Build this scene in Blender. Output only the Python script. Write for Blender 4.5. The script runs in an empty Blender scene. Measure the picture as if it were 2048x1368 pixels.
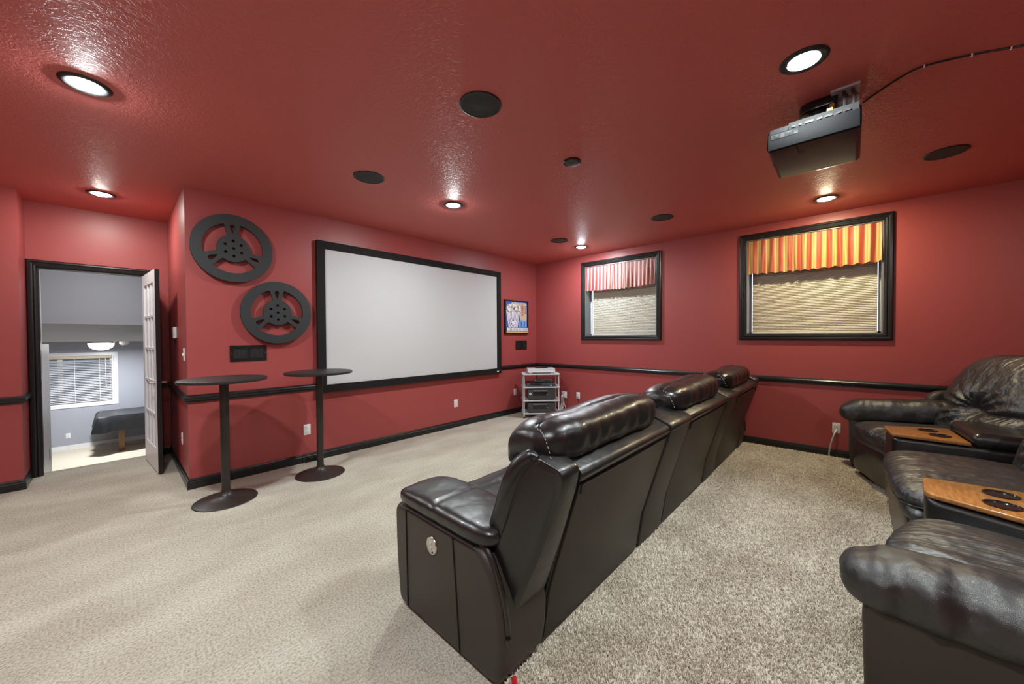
import bpy, bmesh, math, random
import numpy as np
from mathutils import Vector, Matrix, noise
random.seed(7); np.random.seed(7)
S = bpy.context.scene
COL = S.collection
PI = math.pi

# ------------------------------------------------------------------ camera, world, exposure
CAM_F, CAM_YAW, CAM_PITCH, CAM_ROLL = 732.87, math.radians(42.72), math.radians(-0.90), math.radians(-0.31)
CAM_H = 1.36
_f = np.array([math.cos(CAM_YAW)*math.cos(CAM_PITCH), math.sin(CAM_YAW)*math.cos(CAM_PITCH), math.sin(CAM_PITCH)])
_r = np.array([math.sin(CAM_YAW), -math.cos(CAM_YAW), 0.0]); _u = np.cross(_r, _f)
_c, _s = math.cos(CAM_ROLL), math.sin(CAM_ROLL)
_r, _u = _c*_r + _s*_u, -_s*_r + _c*_u
cd = bpy.data.cameras.new('camera'); cd.sensor_width = 36; cd.lens = CAM_F*36/2048; cd.clip_start = 0.02
cam = bpy.data.objects.new('camera', cd); COL.objects.link(cam)
cam.matrix_world = Matrix(((_r[0], _u[0], -_f[0], 0), (_r[1], _u[1], -_f[1], 0), (_r[2], _u[2], -_f[2], CAM_H), (0, 0, 0, 1)))
S.camera = cam
S.cycles.max_bounces = 6; S.cycles.diffuse_bounces = 4; S.cycles.glossy_bounces = 3; S.cycles.transmission_bounces = 4
S.cycles.caustics_reflective = False; S.cycles.caustics_refractive = False
S.cycles.use_adaptive_sampling = True; S.cycles.adaptive_threshold = .045; S.cycles.adaptive_min_samples = 16
w = bpy.data.worlds.new('world'); S.world = w; w.use_nodes = True
bg = w.node_tree.nodes['Background']; bg.inputs[0].default_value = (0.80, 0.90, 1.0, 1); bg.inputs[1].default_value = 1.6
S.view_settings.view_transform = 'Standard'; S.view_settings.look = 'None'
S.view_settings.exposure = 0.0; S.view_settings.gamma = 1.0; S.view_settings.use_curve_mapping = False
LAMP_W = 38.5
WARM, NEUTRAL, COOL, AMBER = (1, 1.0, .92), (.91, 1.0, 1.0), (.88, 1.0, 1.06), (1, .88, .57)

# ------------------------------------------------------------------ room numbers (metres)
XW, YS, H = 5.386, 4.353, 2.705          # window wall, screen wall, ceiling
XC, YD = 0.433, 5.885                    # alcove right corner, door wall
XS, YST = -0.58, 5.487                   # alcove left corner, stub wall
XL, YB = -2.6, -2.3                      # side and rear walls behind the camera
DX0, DX1, DZ = -0.507, 0.235, 2.065       # door opening
RAIL = 0.862
LAMPS = [(-0.085, 2.985, NEUTRAL, 1.0), (-0.067, 5.127, WARM, .42), (2.365, 2.99, NEUTRAL, 1.0), (4.80, 3.0, COOL, .9), (4.785, .185, AMBER, .75),
         (2.311, .177, NEUTRAL, 1.15), (-0.085, .18, NEUTRAL, 1.0), (2.33, -1.7, NEUTRAL, .5), (-1.9, 2.985, NEUTRAL, .5)]

# ------------------------------------------------------------------ materials
def mat(name, base=(.5, .5, .5), rough=.5, metal=0, spec=.5, bump=None, var=None, coat=0, emit=None, trans=0, sheen=0, alpha=None):
    """bump: list of (kind, scale(3 or float), strength, distance); var: (scale, amount, detail)"""
    m = bpy.data.materials.new(name); m.use_nodes = True
    nt = m.node_tree; b = nt.nodes['Principled BSDF']; L = nt.links
    b.inputs['Base Color'].default_value = (*base, 1); b.inputs['Roughness'].default_value = rough
    b.inputs['Metallic'].default_value = metal; b.inputs['Specular IOR Level'].default_value = spec
    b.inputs['Coat Weight'].default_value = coat; b.inputs['Transmission Weight'].default_value = trans
    b.inputs['Sheen Weight'].default_value = sheen
    if emit: b.inputs['Emission Color'].default_value = (*emit[0], 1); b.inputs['Emission Strength'].default_value = emit[1]
    tc = nt.nodes.new('ShaderNodeTexCoord')
    def tex(kind, sc, detail=4):
        mp = nt.nodes.new('ShaderNodeMapping'); L.new(tc.outputs['Object'], mp.inputs[0])
        mp.inputs['Scale'].default_value = sc if isinstance(sc, tuple) else (sc,)*3
        if kind == 'voronoi': t = nt.nodes.new('ShaderNodeTexVoronoi'); t.inputs['Scale'].default_value = 1; o = t.outputs['Distance']
        elif kind == 'vedge': t = nt.nodes.new('ShaderNodeTexVoronoi'); t.feature = 'DISTANCE_TO_EDGE'; t.inputs['Scale'].default_value = 1; o = t.outputs['Distance']
        else:
            t = nt.nodes.new('ShaderNodeTexNoise'); t.inputs['Scale'].default_value = 1; t.inputs['Detail'].default_value = detail
            if kind == 'swirl': t.inputs['Distortion'].default_value = 2.2; t.inputs['Detail'].default_value = 2
            o = t.outputs[0]
        L.new(mp.outputs[0], t.inputs['Vector'])
        return o
    last = None
    for k in (bump or []):
        bn = nt.nodes.new('ShaderNodeBump'); bn.inputs['Strength'].default_value = k[2]; bn.inputs['Distance'].default_value = k[3]
        src = tex(k[0], k[1], 2)
        if k[0] == 'swirl':
            r = nt.nodes.new('ShaderNodeValToRGB'); r.color_ramp.elements[0].position = .47; r.color_ramp.elements[1].position = .56
            L.new(src, r.inputs[0]); src = r.outputs[0]
        L.new(src, bn.inputs['Height'])
        if last: L.new(last, bn.inputs['Normal'])
        last = bn.outputs[0]
    if last: L.new(last, b.inputs['Normal'])
    if var:
        prev = None
        for (sc, c1, c2, lo, hi) in var:
            r = nt.nodes.new('ShaderNodeValToRGB'); r.color_ramp.elements[0].position = lo; r.color_ramp.elements[1].position = hi
            r.color_ramp.elements[0].color = (*c1, 1); r.color_ramp.elements[1].color = (*c2, 1)
            L.new(tex('noise', sc), r.inputs[0])
            if prev is None: prev = r.outputs[0]
            else:
                mx = nt.nodes.new('ShaderNodeMix'); mx.data_type = 'RGBA'; mx.blend_type = 'MULTIPLY'; mx.inputs[0].default_value = 1
                L.new(prev, mx.inputs[6]); L.new(r.outputs[0], mx.inputs[7]); prev = mx.outputs[2]
        L.new(prev, b.inputs['Base Color'])
    return m
M = {}
RED = (.355, .066, .063); RED_LIFTED = (.61, .150, .135)  # ceiling gets the wall red, lightened in place of missing bounce light
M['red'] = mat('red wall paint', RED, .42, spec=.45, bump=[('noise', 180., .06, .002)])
M['redceil'] = mat('red textured ceiling paint with lifted brightness', RED_LIFTED, .52, spec=.35, bump=[('swirl', 26., .34, .004), ('noise', 120., .1, .002)])
M['trim'] = mat('black semi gloss trim paint', (.012, .012, .012), .28, bump=[('noise', (6., 60., 60.), .05, .002)])
M['grey'] = mat('pale grey wall paint', (.44, .44, .47), .55)
M['greylow'] = mat('blue grey wall paint', (.36, .37, .42), .55)
M['white'] = mat('white painted wood', (.78, .78, .80), .35)
M['carpet'] = mat('beige cut pile carpet', rough=.95, spec=.1, bump=[('noise', 170., .55, .010), ('voronoi', 120., .35, .006), ('noise', 6., .12, .02)],
                  var=[((95., 95., 95.), (.34, .305, .245), (.61, .575, .485), .30, .60), ((1.6, 3.2, 1.), (.80, .78, .76), (1, 1, 1), .35, .65)])
M['shag'] = mat('brown beige shag yarn', rough=.95, spec=.1, var=[((60., 60., 60.), (.56, .49, .40), (.96, .90, .79), .34, .60), ((3., 3., 3.), (.80, .77, .74), (1, 1, 1), .35, .65)])
M['shagbase'] = mat('shag backing', rough=.95, spec=.1, bump=[('noise', 130., .8, .012)], var=[((90., 90., 90.), (.20, .165, .12), (.62, .55, .45), .34, .62)])
M['lowcarpet'] = mat('light beige carpet', (.60, .54, .44), .95, spec=.1, bump=[('noise', 90., .4, .01)])
LE = [('vedge', 260., .25, .0015), ('noise', 14., .25, .012)]
M['leather'] = mat('black glossy leather', (.009, .009, .009), .33, spec=.7, bump=LE, coat=.12)
M['softleather'] = mat('soft black leather with stretch creases', (.015, .015, .015), .43, spec=1.0, bump=[('vedge', 230., .35, .0018), ('noise', (46., 7., 24.), .8, .013), ('noise', 11., .45, .025)])
M['armleather'] = mat('grained black leather', (.015, .015, .015), .43, spec=1.0, bump=[('vedge', 320., .4, .0022), ('noise', 60., .2, .004), ('noise', 11., .45, .025)])
M['panel'] = mat('dark brown black vinyl', (.038, .033, .025), .48, spec=.5, bump=[('vedge', 300., .15, .001)])
M['piping'] = mat('black leather piping', (.008, .008, .008), .35)
M['gap'] = mat('black cloth', (.006, .006, .006), .9)
M['wood'] = mat('honey oak', rough=.30, coat=.3, var=[((16., 90., 16.), (.27, .105, .022), (.47, .21, .055), .3, .7)])
M['screen'] = mat('matte grey screen fabric', (.575, .575, .58), .85, spec=.2)
M['velvet'] = mat('black velvet frame', (.010, .009, .008), .75, spec=.25)
M['reel'] = mat('matt charcoal wood', (.022, .026, .027), .55, bump=[('noise', 60., .1, .002)])
M['jamb'] = mat('grey painted jamb', (.16, .16, .17), .35)
M['black'] = mat('black plastic', (.014, .014, .015), .38)
M['blackgloss'] = mat('gloss black metal', (.012, .012, .012), .15)
M['tablemetal'] = mat('dark bronze powder coat', (.024, .019, .016), .38)
M['tabletop'] = mat('black laminate', (.020, .019, .018), .45)
M['grille'] = mat('dark grey speaker mesh', (.030, .034, .034), .7, bump=[('voronoi', 500., .4, .001)])
M['pjside'] = mat('black textured plastic', (.0045, .0045, .005), .75, spec=.10)
M['dgrey'] = mat('dark grey plastic', (.050, .052, .056), .45, bump=[('noise', 500., .1, .001)])
M['under'] = mat('glossy graphite plastic', (.022, .023, .025), .26)
M['silver'] = mat('silver plastic', (.62, .63, .65), .35, metal=.3)
M['rack'] = mat('grey white powder coat', (.55, .57, .60), .4)
M['label'] = mat('grey printed label', rough=.6, spec=.1, var=[((160., 60., 60.), (.008, .008, .008), (.035, .035, .034), .45, .55)])
M['port'] = mat('dull steel port', (.012, .012, .012), .5, metal=.5)
M['ivory'] = mat('white wall plate plastic', (.80, .80, .78), .35)
M['slot'] = mat('dark slot', (.03, .03, .03), .6)
M['chrome'] = mat('brushed nickel', (.62, .60, .57), .25, metal=1)
M['baffle'] = mat('brushed aluminium baffle', (.42, .42, .42), .45, metal=.6)
M['shade'] = mat('cream pleated shade fabric', (.65, .61, .52), .8, spec=.2)
M['glass'] = mat('window glass', (1, 1, 1), .02, trans=1.0)
M['pane'] = mat('pale door glass', (.60, .62, .66), .12)
M['well'] = mat('galvanised corrugated steel', (.42, .44, .47), .45, metal=.7)
M['brass'] = mat('copper pipe', (.55, .30, .16), .35, metal=.6)
M['yellow'] = mat('yellow plastic', (.75, .55, .02), .4)
M['redcord'] = mat('red plastic cord', (.55, .012, .02), .35)
M['whitecord'] = mat('white cord', (.72, .71, .68), .45)
M['oakleg'] = mat('brown stained wood', (.20, .095, .03), .4)
M['vinyl'] = mat('black vinyl table cover', (.022, .023, .026), .38, bump=[('noise', 18., .3, .01)])
M['lowlamp'] = mat('frosted lamp glass', (1, 1, 1), .4, emit=((1, .95, .88), 7.0))
M['addedstairlamp'] = mat('lit frosted glass of added stair lamp', (1, 1, 1), .4, emit=((.95, .98, 1), 60.0))
def stripes(name, pitch, off, cr, rd, tn):
    m = bpy.data.materials.new(name); m.use_nodes = True; nt = m.node_tree; b = nt.nodes['Principled BSDF']; L = nt.links
    b.inputs['Roughness'].default_value = .55; b.inputs['Sheen Weight'].default_value = .2
    tc = nt.nodes.new('ShaderNodeTexCoord'); sx = nt.nodes.new('ShaderNodeSeparateXYZ'); L.new(tc.outputs['Object'], sx.inputs[0])
    a = nt.nodes.new('ShaderNodeMath'); a.operation = 'MULTIPLY_ADD'; a.inputs[1].default_value = 1/pitch; a.inputs[2].default_value = off; L.new(sx.outputs['Y'], a.inputs[0])
    fr = nt.nodes.new('ShaderNodeMath'); fr.operation = 'FRACT'; L.new(a.outputs[0], fr.inputs[0])
    r = nt.nodes.new('ShaderNodeValToRGB'); r.color_ramp.interpolation = 'CONSTANT'
    e = r.color_ramp.elements; 
    e[0].position = 0; e[0].color = rd; e[1].position = .46; e[1].color = tn
    for p_, c_ in ((.53, cr), (.72, tn), (.78, cr), (.94, tn)): q = e.new(p_); q.color = c_
    L.new(fr.outputs[0], r.inputs[0]); L.new(r.outputs[0], b.inputs['Base Color'])
    return m
M['stripeA'] = stripes('red and cream striped cotton', .063, .1, (.66, .55, .48, 1), (.30, .045, .05, 1), (.52, .33, .25, 1)); M['stripeB'] = stripes('striped cotton with painted warm lamp tint', .087, .3, (.50, .34, .11, 1), (.34, .055, .02, 1), (.40, .17, .05, 1))  # one fabric; amber lamp's gold tint is put into the second copy's colours
def flat(name, c, rough=.5): M[name] = mat(name, c, rough); return M[name]
for n_, c_ in (('print blue', (.035, .12, .48)), ('print light blue', (.22, .42, .75)), ('print cream', (.64, .52, .38)), ('print white', (.76, .74, .78)), ('print lilac', (.24, .17, .34)),
               ('print tan', (.66, .48, .33)), ('print red', (.30, .035, .02)), ('print corn', (.55, .38, .24)), ('print yellow', (.68, .45, .16)), ('print dark', (.05, .04, .06))): flat(n_, c_)

# ------------------------------------------------------------------ object helpers
WL = {}
def W0(o): return WL.get(o.name, Vector((0, 0, 0))) if o else Vector((0, 0, 0))
def obj(name, v, f, m, parent=None, smooth=False, kind=None, angle=None):
    me = bpy.data.meshes.new(name); off = W0(parent)
    me.from_pydata([(a[0]-off[0], a[1]-off[1], a[2]-off[2]) for a in v], [], [tuple(int(i) for i in q) for q in f])
    bm = bmesh.new(); bm.from_mesh(me); bmesh.ops.recalc_face_normals(bm, faces=bm.faces); bm.to_mesh(me); bm.free()
    if smooth:
        me.polygons.foreach_set('use_smooth', [True]*len(me.polygons))
        me.set_sharp_from_angle(angle=angle or math.radians(40))
    me.materials.append(M[m] if isinstance(m, str) else m)
    o = bpy.data.objects.new(name, me); COL.objects.link(o)
    if parent: o.parent = parent
    WL[o.name] = off
    if kind: o['kind'] = kind
    return o
def thing(name, loc, label, cat, group=None, kind=None):
    o = bpy.data.objects.new(name, None); o.empty_display_size = .05; COL.objects.link(o); o.location = loc; WL[o.name] = Vector(loc)
    if label: o['label'] = label
    if cat: o['category'] = cat
    if group: o['group'] = group
    if kind: o['kind'] = kind
    return o
def tag(o, label, cat, group=None, kind=None):
    o['label'] = label; o['category'] = cat
    if group: o['group'] = group
    if kind: o['kind'] = kind
    return o
class G:
    """collects geometry for one mesh"""
    def __init__(s): s.v = []; s.f = []
    def add(s, v, f):
        n = len(s.v); s.v += [tuple(a) for a in v]; s.f += [tuple(i+n for i in q) for q in f]; return s
    def box(s, x0, y0, z0, x1, y1, z1, b=0):
        v, f = box(x0, y0, z0, x1, y1, z1, b); return s.add(v, f)
    def out(s, name, m, parent=None, **k): return obj(name, s.v, s.f, m, parent, **k)
def box(x0, y0, z0, x1, y1, z1, b=0):
    x0, x1 = min(x0, x1), max(x0, x1); y0, y1 = min(y0, y1), max(y0, y1); z0, z1 = min(z0, z1), max(z0, z1)
    if b <= 0:
        v = [(x, y, z) for z in (z0, z1) for y in (y0, y1) for x in (x0, x1)]
        return v, [(0, 2, 3, 1), (4, 5, 7, 6), (0, 1, 5, 4), (2, 6, 7, 3), (0, 4, 6, 2), (1, 3, 7, 5)]
    bm = bmesh.new(); bmesh.ops.create_cube(bm, size=1)
    for q in bm.verts: q.co = Vector(((x0+x1)/2+q.co.x*(x1-x0), (y0+y1)/2+q.co.y*(y1-y0), (z0+z1)/2+q.co.z*(z1-z0)))
    b = min(b, .49*min(x1-x0, y1-y0, z1-z0))
    bmesh.ops.bevel(bm, geom=bm.edges[:], offset=b, segments=2, profile=.5, affect='EDGES')
    bm.verts.index_update(); v = [tuple(q.co) for q in bm.verts]; f = [[a.index for a in q.verts] for q in bm.faces]; bm.free()
    return v, f
def bx(name, m, parent, *a, b=0, **k):
    v, f = box(*a, b); return obj(name, v, f, m, parent, smooth=b > 0, **k)
def lathe(prof, c=(0, 0, 0), n=40, axis='z', close=False):
    v = []; f = []; k = len(prof)
    for i in range(n):
        a = 2*PI*i/n
        for (r, h) in prof:
            p = {'z': (r*math.cos(a), r*math.sin(a), h), 'y': (r*math.cos(a), h, r*math.sin(a)), 'x': (h, r*math.cos(a), r*math.sin(a))}[axis]
            v.append((c[0]+p[0], c[1]+p[1], c[2]+p[2]))
    for i in range(n):
        for j in range(k-1 if not close else k):
            j2 = (j+1) % k; i2 = (i+1) % n
            f.append((i*k+j, i2*k+j, i2*k+j2, i*k+j2))
    return v, f
def tube(pts, r, n=8, caps=True):
    pts = [Vector(p) for p in pts]; v = []; f = []
    up = Vector((0, 0, 1))
    for i, p in enumerate(pts):
        t = (pts[min(i+1, len(pts)-1)]-pts[max(i-1, 0)]).normalized()
        a = t.cross(up)
        if a.length < 1e-3: a = t.cross(Vector((1, 0, 0)))
        a.normalize(); b = t.cross(a)
        rr = r[i] if isinstance(r, (list, tuple)) else r
        for k in range(n): v.append(p + a*rr*math.cos(2*PI*k/n) + b*rr*math.sin(2*PI*k/n))
    for i in range(len(pts)-1):
        for k in range(n): k2 = (k+1) % n; f.append((i*n+k, i*n+k2, (i+1)*n+k2, (i+1)*n+k))
    if caps: f.append(tuple(range(n))); f.append(tuple((len(pts)-1)*n+k for k in range(n)))
    return v, f
def bez(pts, n=8):
    """Catmull-Rom through points"""
    P = [Vector(p) for p in pts]; P = [P[0]*2-P[1]] + P + [P[-1]*2-P[-2]]; o = []
    for i in range(1, len(P)-2):
        for k in range(n):
            t = k/n; a, b, c, d = P[i-1:i+3]
            o.append(.5*((2*b)+(c-a)*t+(2*a-5*b+4*c-d)*t*t+(3*b-a-3*c+d)*t**3))
    o.append(P[-2]); return o
def inset(poly, d):
    n = len(poly); out = []
    ar = sum(poly[i][0]*poly[(i+1) % n][1]-poly[(i+1) % n][0]*poly[i][1] for i in range(n)); sg = 1 if ar > 0 else -1
    for i in range(n):
        p0, p1, p2 = poly[i-1], poly[i], poly[(i+1) % n]
        e1 = (p1[0]-p0[0], p1[1]-p0[1]); e2 = (p2[0]-p1[0], p2[1]-p1[1])
        l1 = math.hypot(*e1) or 1; l2 = math.hypot(*e2) or 1
        n1 = (-e1[1]/l1*sg, e1[0]/l1*sg); n2 = (-e2[1]/l2*sg, e2[0]/l2*sg)
        bx_, by_ = n1[0]+n2[0], n1[1]+n2[1]; q = bx_*n1[0]+by_*n1[1]
        if q < .35: q = .35
        out.append((p1[0]+bx_/q*d, p1[1]+by_/q*d))
    return out
def rnd(poly, r, n=4):
    """round the corners of a polygon; r a number or one per corner"""
    o = []; N = len(poly)
    for i in range(N):
        p0, p1, p2 = (Vector(poly[i-1]), Vector(poly[i]), Vector(poly[(i+1) % N])); ri = r[i] if isinstance(r, (list, tuple)) else r
        if ri <= 0: o.append(tuple(p1)); continue
        a = (p0-p1); b = (p2-p1); ra = min(ri, a.length*.48, b.length*.48); a = p1+a.normalized()*ra; b = p1+b.normalized()*ra
        for k in range(n+1): t = k/n; o.append(tuple(a*(1-t)**2+p1*2*t*(1-t)+b*t*t))
    return o
def slab(poly, a0, a1, r=0., fn=None, n=4):
    """extrude a closed 2D polygon from a0 to a1 with rounded rims; fn(u,v,a)->xyz"""
    fn = fn or (lambda u, v, a: (a, u, v)); rings = []
    if r > 0:
        rings = [(a, d) for a, d in [(a0+r*(1-math.cos(PI/2*k/n)), r*(1-math.sin(PI/2*k/n))) for k in range(n+1)]]
        rings += [(a1-(a-a0), d) for a, d in reversed(rings)]
    else: rings = [(a0, 0), (a1, 0)]
    v = []; f = []; N = len(poly)
    for a, d in rings:
        for (x, y) in (inset(poly, d) if d > 1e-6 else poly): v.append(fn(x, y, a))
    for i in range(len(rings)-1):
        for k in range(N): k2 = (k+1) % N; f.append((i*N+k, i*N+k2, (i+1)*N+k2, (i+1)*N+k))
    f.append(tuple(range(N))); f.append(tuple((len(rings)-1)*N+k for k in range(N)))
    return v, f
def XYZ(u, v, a): return (u, v, a)       # plan polygon, extruded up
def XZ(u, v, a): return (u, a, v)        # polygon on a wall facing y
_bg = {}
def boxgrid(nx, ny, nz):
    key = (nx, ny, nz)
    if key in _bg: return _bg[key]
    idx = {}; V = []; F = []
    def vid(i, j, k):
        q = (i, j, k)
        if q not in idx: idx[q] = len(V); V.append((2*i/nx-1, 2*j/ny-1, 2*k/nz-1))
        return idx[q]
    for i in range(nx):
        for j in range(ny):
            for k in (0, nz): F.append((vid(i, j, k), vid(i+1, j, k), vid(i+1, j+1, k), vid(i, j+1, k)))
    for i in range(nx):
        for k in range(nz):
            for j in (0, ny): F.append((vid(i, j, k), vid(i+1, j, k), vid(i+1, j, k+1), vid(i, j, k+1)))
    for j in range(ny):
        for k in range(nz):
            for i in (0, nx): F.append((vid(i, j, k), vid(i, j+1, k), vid(i, j+1, k+1), vid(i, j, k+1)))
    _bg[key] = (V, F); return V, F
def cushion(c, size, e=4, seg=(16, 16, 10), fn=None, T=None):
    """puffy superellipsoid box; fn(q, p, n)->p may reshape; T 4x4 applied last"""
    V, F = boxgrid(*seg); out = []; hx, hy, hz = size[0]/2, size[1]/2, size[2]/2
    es = e if isinstance(e, (tuple, list)) else (e, e, e)
    for (x, y, z) in V:
        lo, hi = .4, 1.001; ax_, ay_, az_ = abs(x), abs(y), abs(z)
        for _ in range(14):
            m_ = (lo+hi)/2
            if (m_*ax_)**es[0]+(m_*ay_)**es[1]+(m_*az_)**es[2] > 1: hi = m_
            else: lo = m_
        q = Vector((x, y, z))*m_
        nn = Vector((math.copysign(abs(q.x)**(es[0]-1), q.x)/hx, math.copysign(abs(q.y)**(es[1]-1), q.y)/hy, math.copysign(abs(q.z)**(es[2]-1), q.z)/hz))
        nn = nn.normalized() if nn.length > 1e-6 else q.normalized()
        p = Vector((q.x*hx, q.y*hy, q.z*hz))
        if fn: p = fn(q, p, nn)
        p = p+Vector(c)
        if T is not None: p = T @ p
        out.append(tuple(p))
    return out, F
def nz(p, s, seed=0.): return noise.noise(Vector((p[0]*s[0]+seed, p[1]*s[1]+seed*1.7, p[2]*s[2]-seed)))
def place(v, T): return [tuple(T @ Vector(a)) for a in v]
def copytree(o, loc=None, parent=None):
    c = o.copy(); COL.objects.link(c)
    if parent: c.parent = parent
    if loc: c.location = loc
    WL[c.name] = Vector(loc) if loc else W0(parent)
    for ch in list(o.children): copytree(ch, None, c)
    return c
def sheet(u0, u1, v0, v1, holes, fn, t0, t1):
    """wall panel with rectangular holes; fn(u,v,t)->xyz"""
    us = sorted({u0, u1, *[h[0] for h in holes], *[h[1] for h in holes]}); vs = sorted({v0, v1, *[h[2] for h in holes], *[h[3] for h in holes]})
    solid = lambda i, j: 0 <= i < len(us)-1 and 0 <= j < len(vs)-1 and not any(h[0] <= us[i]+1e-6 < h[1] and h[2] <= vs[j]+1e-6 < h[3] for h in holes)
    V = []; F = []; ix = {}
    def vid(i, j, k):
        if (i, j, k) not in ix: ix[(i, j, k)] = len(V); V.append(fn(us[i], vs[j], (t0, t1)[k]))
        return ix[(i, j, k)]
    for i in range(len(us)-1):
        for j in range(len(vs)-1):
            if not solid(i, j): continue
            for k in (0, 1): F.append((vid(i, j, k), vid(i+1, j, k), vid(i+1, j+1, k), vid(i, j+1, k)))
            for (di, dj, a, b) in ((-1, 0, (i, j), (i, j+1)), (1, 0, (i+1, j), (i+1, j+1)), (0, -1, (i, j), (i+1, j)), (0, 1, (i, j+1), (i+1, j+1))):
                if not solid(i+di, j+dj): F.append((vid(*a, 0), vid(*b, 0), vid(*b, 1), vid(*a, 1)))
    return V, F
def mould(path, prof, fn, closed=False):
    """sweep profile [(o,h)] along a 2D path with mitres; offset o goes to the left of travel; fn(x,y,h)"""
    n = len(path); v = []; f = []; k = len(prof)
    for i in range(n):
        p = Vector(path[i]); d1 = d2 = None
        if i > 0 or closed: d1 = (p-Vector(path[i-1])).normalized()
        if i < n-1 or closed: d2 = (Vector(path[(i+1) % n])-p).normalized()
        d1 = d1 or d2; d2 = d2 or d1
        n1 = Vector((-d1.y, d1.x)); n2 = Vector((-d2.y, d2.x)); b = (n1+n2); b = b/(b.dot(n1))
        for (o, h) in prof: q = p+b*o; v.append(fn(q.x, q.y, h))
    for i in range(n if closed else n-1):
        for j in range(k): j2 = (j+1) % k; i2 = (i+1) % n; f.append((i*k+j, i2*k+j, i2*k+j2, i*k+j2))
    if not closed: f.append(tuple(range(k))); f.append(tuple((n-1)*k+j for j in range(k)))
    return v, f

# ------------------------------------------------------------------ the room shell
T = .14
WIN = [(2.089, 3.291, 1.352, 2.511), (-.248, .964, 1.362, 2.538)]        # y0,y1,z0,z1 of the two openings
TW = .22
v, f = sheet(YB, YS+T, 0, H, WIN, lambda u, v_, t: (t, u, v_), XW, XW+TW)
obj('wall_window', v, f, 'red', kind='structure')
v, f = box(XC, YS, 0, XW, YS+T, H); obj('wall_screen', v, f, 'red', kind='structure')
v, f = box(XC, YS+T, 0, XC+T, YD, H); obj('wall_alcove_right', v, f, 'red', kind='structure')
v, f = sheet(XS-.1, XC+T, 0, H, [(DX0, DX1, 0, DZ)], lambda u, v_, t: (u, t, v_), YD, YD+.12); obj('wall_door', v, f, 'red', kind='structure')
v, f = box(XS-T, YST+T, 0, XS, YD, H); obj('wall_alcove_left', v, f, 'red', kind='structure')
v, f = box(XL, YST, 0, XS, YST+T, H); obj('wall_stub', v, f, 'red', kind='structure')
v, f = box(XL-T, YB, 0, XL, YST+T, H); obj('wall_left', v, f, 'red', kind='structure')
v, f = box(XL-T, YB-T, 0, XW+T, YB, H); obj('wall_rear', v, f, 'red', kind='structure')
hs = [(x-.062, x+.062, y-.062, y+.062) for x, y, _, _ in LAMPS]
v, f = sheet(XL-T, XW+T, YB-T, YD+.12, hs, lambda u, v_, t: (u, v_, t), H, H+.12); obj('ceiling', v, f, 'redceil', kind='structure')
v, f = box(XL-T, .95, -.1, XW+T, YD+.12, 0); obj('floor', v, f, 'carpet', kind='structure')
v, f = box(XL-T, YB-T, -.1, XW+T, .95, 0); obj('floor_rear', v, f, 'shagbase', kind='structure')
# shag pile: bent tapered yarns
def pile():
    xs0, xs1, ys0, ys1 = -.95, XW-.015, -.95, .985; N = 262000
    X = np.random.uniform(xs0, xs1, N); Y = np.random.uniform(ys0, ys1, N)
    keep = ((Y > -.36) | (np.random.rand(N) < .25)) & ((X > .86) | ((np.random.rand(N) < .5) & (Y < .955))); X = X[keep]; Y = Y[keep]; N = len(X)
    hgt = np.random.uniform(.010, .019, N); ang = np.random.uniform(0, 2*PI, N)+np.array([2.2*noise.noise(Vector((a*2.2, b*2.2, 0))) for a, b in zip(X, Y)])
    ln = np.random.uniform(.001, .008, N); r = np.random.uniform(.0019, .0031, N)
    V = np.zeros((N, 7, 3))
    for k in range(3):
        a = ang+2*PI*k/3
        V[:, k, 0] = X+r*np.cos(a); V[:, k, 1] = Y+r*np.sin(a); V[:, k, 2] = 0
        V[:, 3+k, 0] = X+np.cos(ang)*ln*.35+r*1.1*np.cos(a); V[:, 3+k, 1] = Y+np.sin(ang)*ln*.35+r*1.1*np.sin(a); V[:, 3+k, 2] = hgt*.7
    V[:, 6, 0] = X+np.cos(ang)*ln; V[:, 6, 1] = Y+np.sin(ang)*ln; V[:, 6, 2] = hgt
    F = np.array([[0, 1, 4], [0, 4, 3], [1, 2, 5], [1, 5, 4], [2, 0, 3], [2, 3, 5], [3, 4, 6], [4, 5, 6], [5, 3, 6]])
    FF = (F[None]+7*np.arange(N)[:, None, None]).reshape(-1)
    me = bpy.data.meshes.new('shag_pile'); me.vertices.add(7*N); me.vertices.foreach_set('co', V.reshape(-1))
    nf = 9*N; me.loops.add(3*nf); me.loops.foreach_set('vertex_index', FF.astype(np.int32)); me.polygons.add(nf)
    me.polygons.foreach_set('loop_start', np.arange(nf, dtype=np.int32)*3); me.update(calc_edges=True); me.validate()
    me.materials.append(M['shag']); o = bpy.data.objects.new('shag_pile', me); COL.objects.link(o)
    tag(o, 'brown beige shag carpet pile behind the long sofa', 'carpet', kind='stuff')
pile()

# skirting, chair rail
BP = [(0, 0), (.016, 0), (.016, .062), (.012, .068), (.011, .080), (.006, .090), (0, .092)]
RP = [(0, -.032), (.012, -.032), (.013, -.020), (.022, -.014), (.026, 0), (.026, .014), (.020, .022), (.014, .026), (.012, .034), (0, .036)]
def band(name, prof, path, z): v, f = mould(path, [(o, h+z) for o, h in prof], lambda x, y, h: (x, y, h)); return obj(name, v, f, 'trim', kind='structure')
band('baseboard_window', BP, [(XW, YB), (XW, YS-.017)], 0)
band('baseboard_screen', BP, [(XW, YS), (XC, YS), (XC, YD)], 0)
band('baseboard_alcove', BP, [(XC-.017, YD), (DX1+.09, YD)], 0)
band('baseboard_stub', BP, [(XS, YD-.03), (XS, YST), (XL, YST)], 0)
zr = RAIL-.036
band('trim_1', RP, [(XW, YB), (XW, YS-.027)], zr)
band('trim_2', RP, [(XW, YS), (4.40, YS)], zr-.006)
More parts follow.
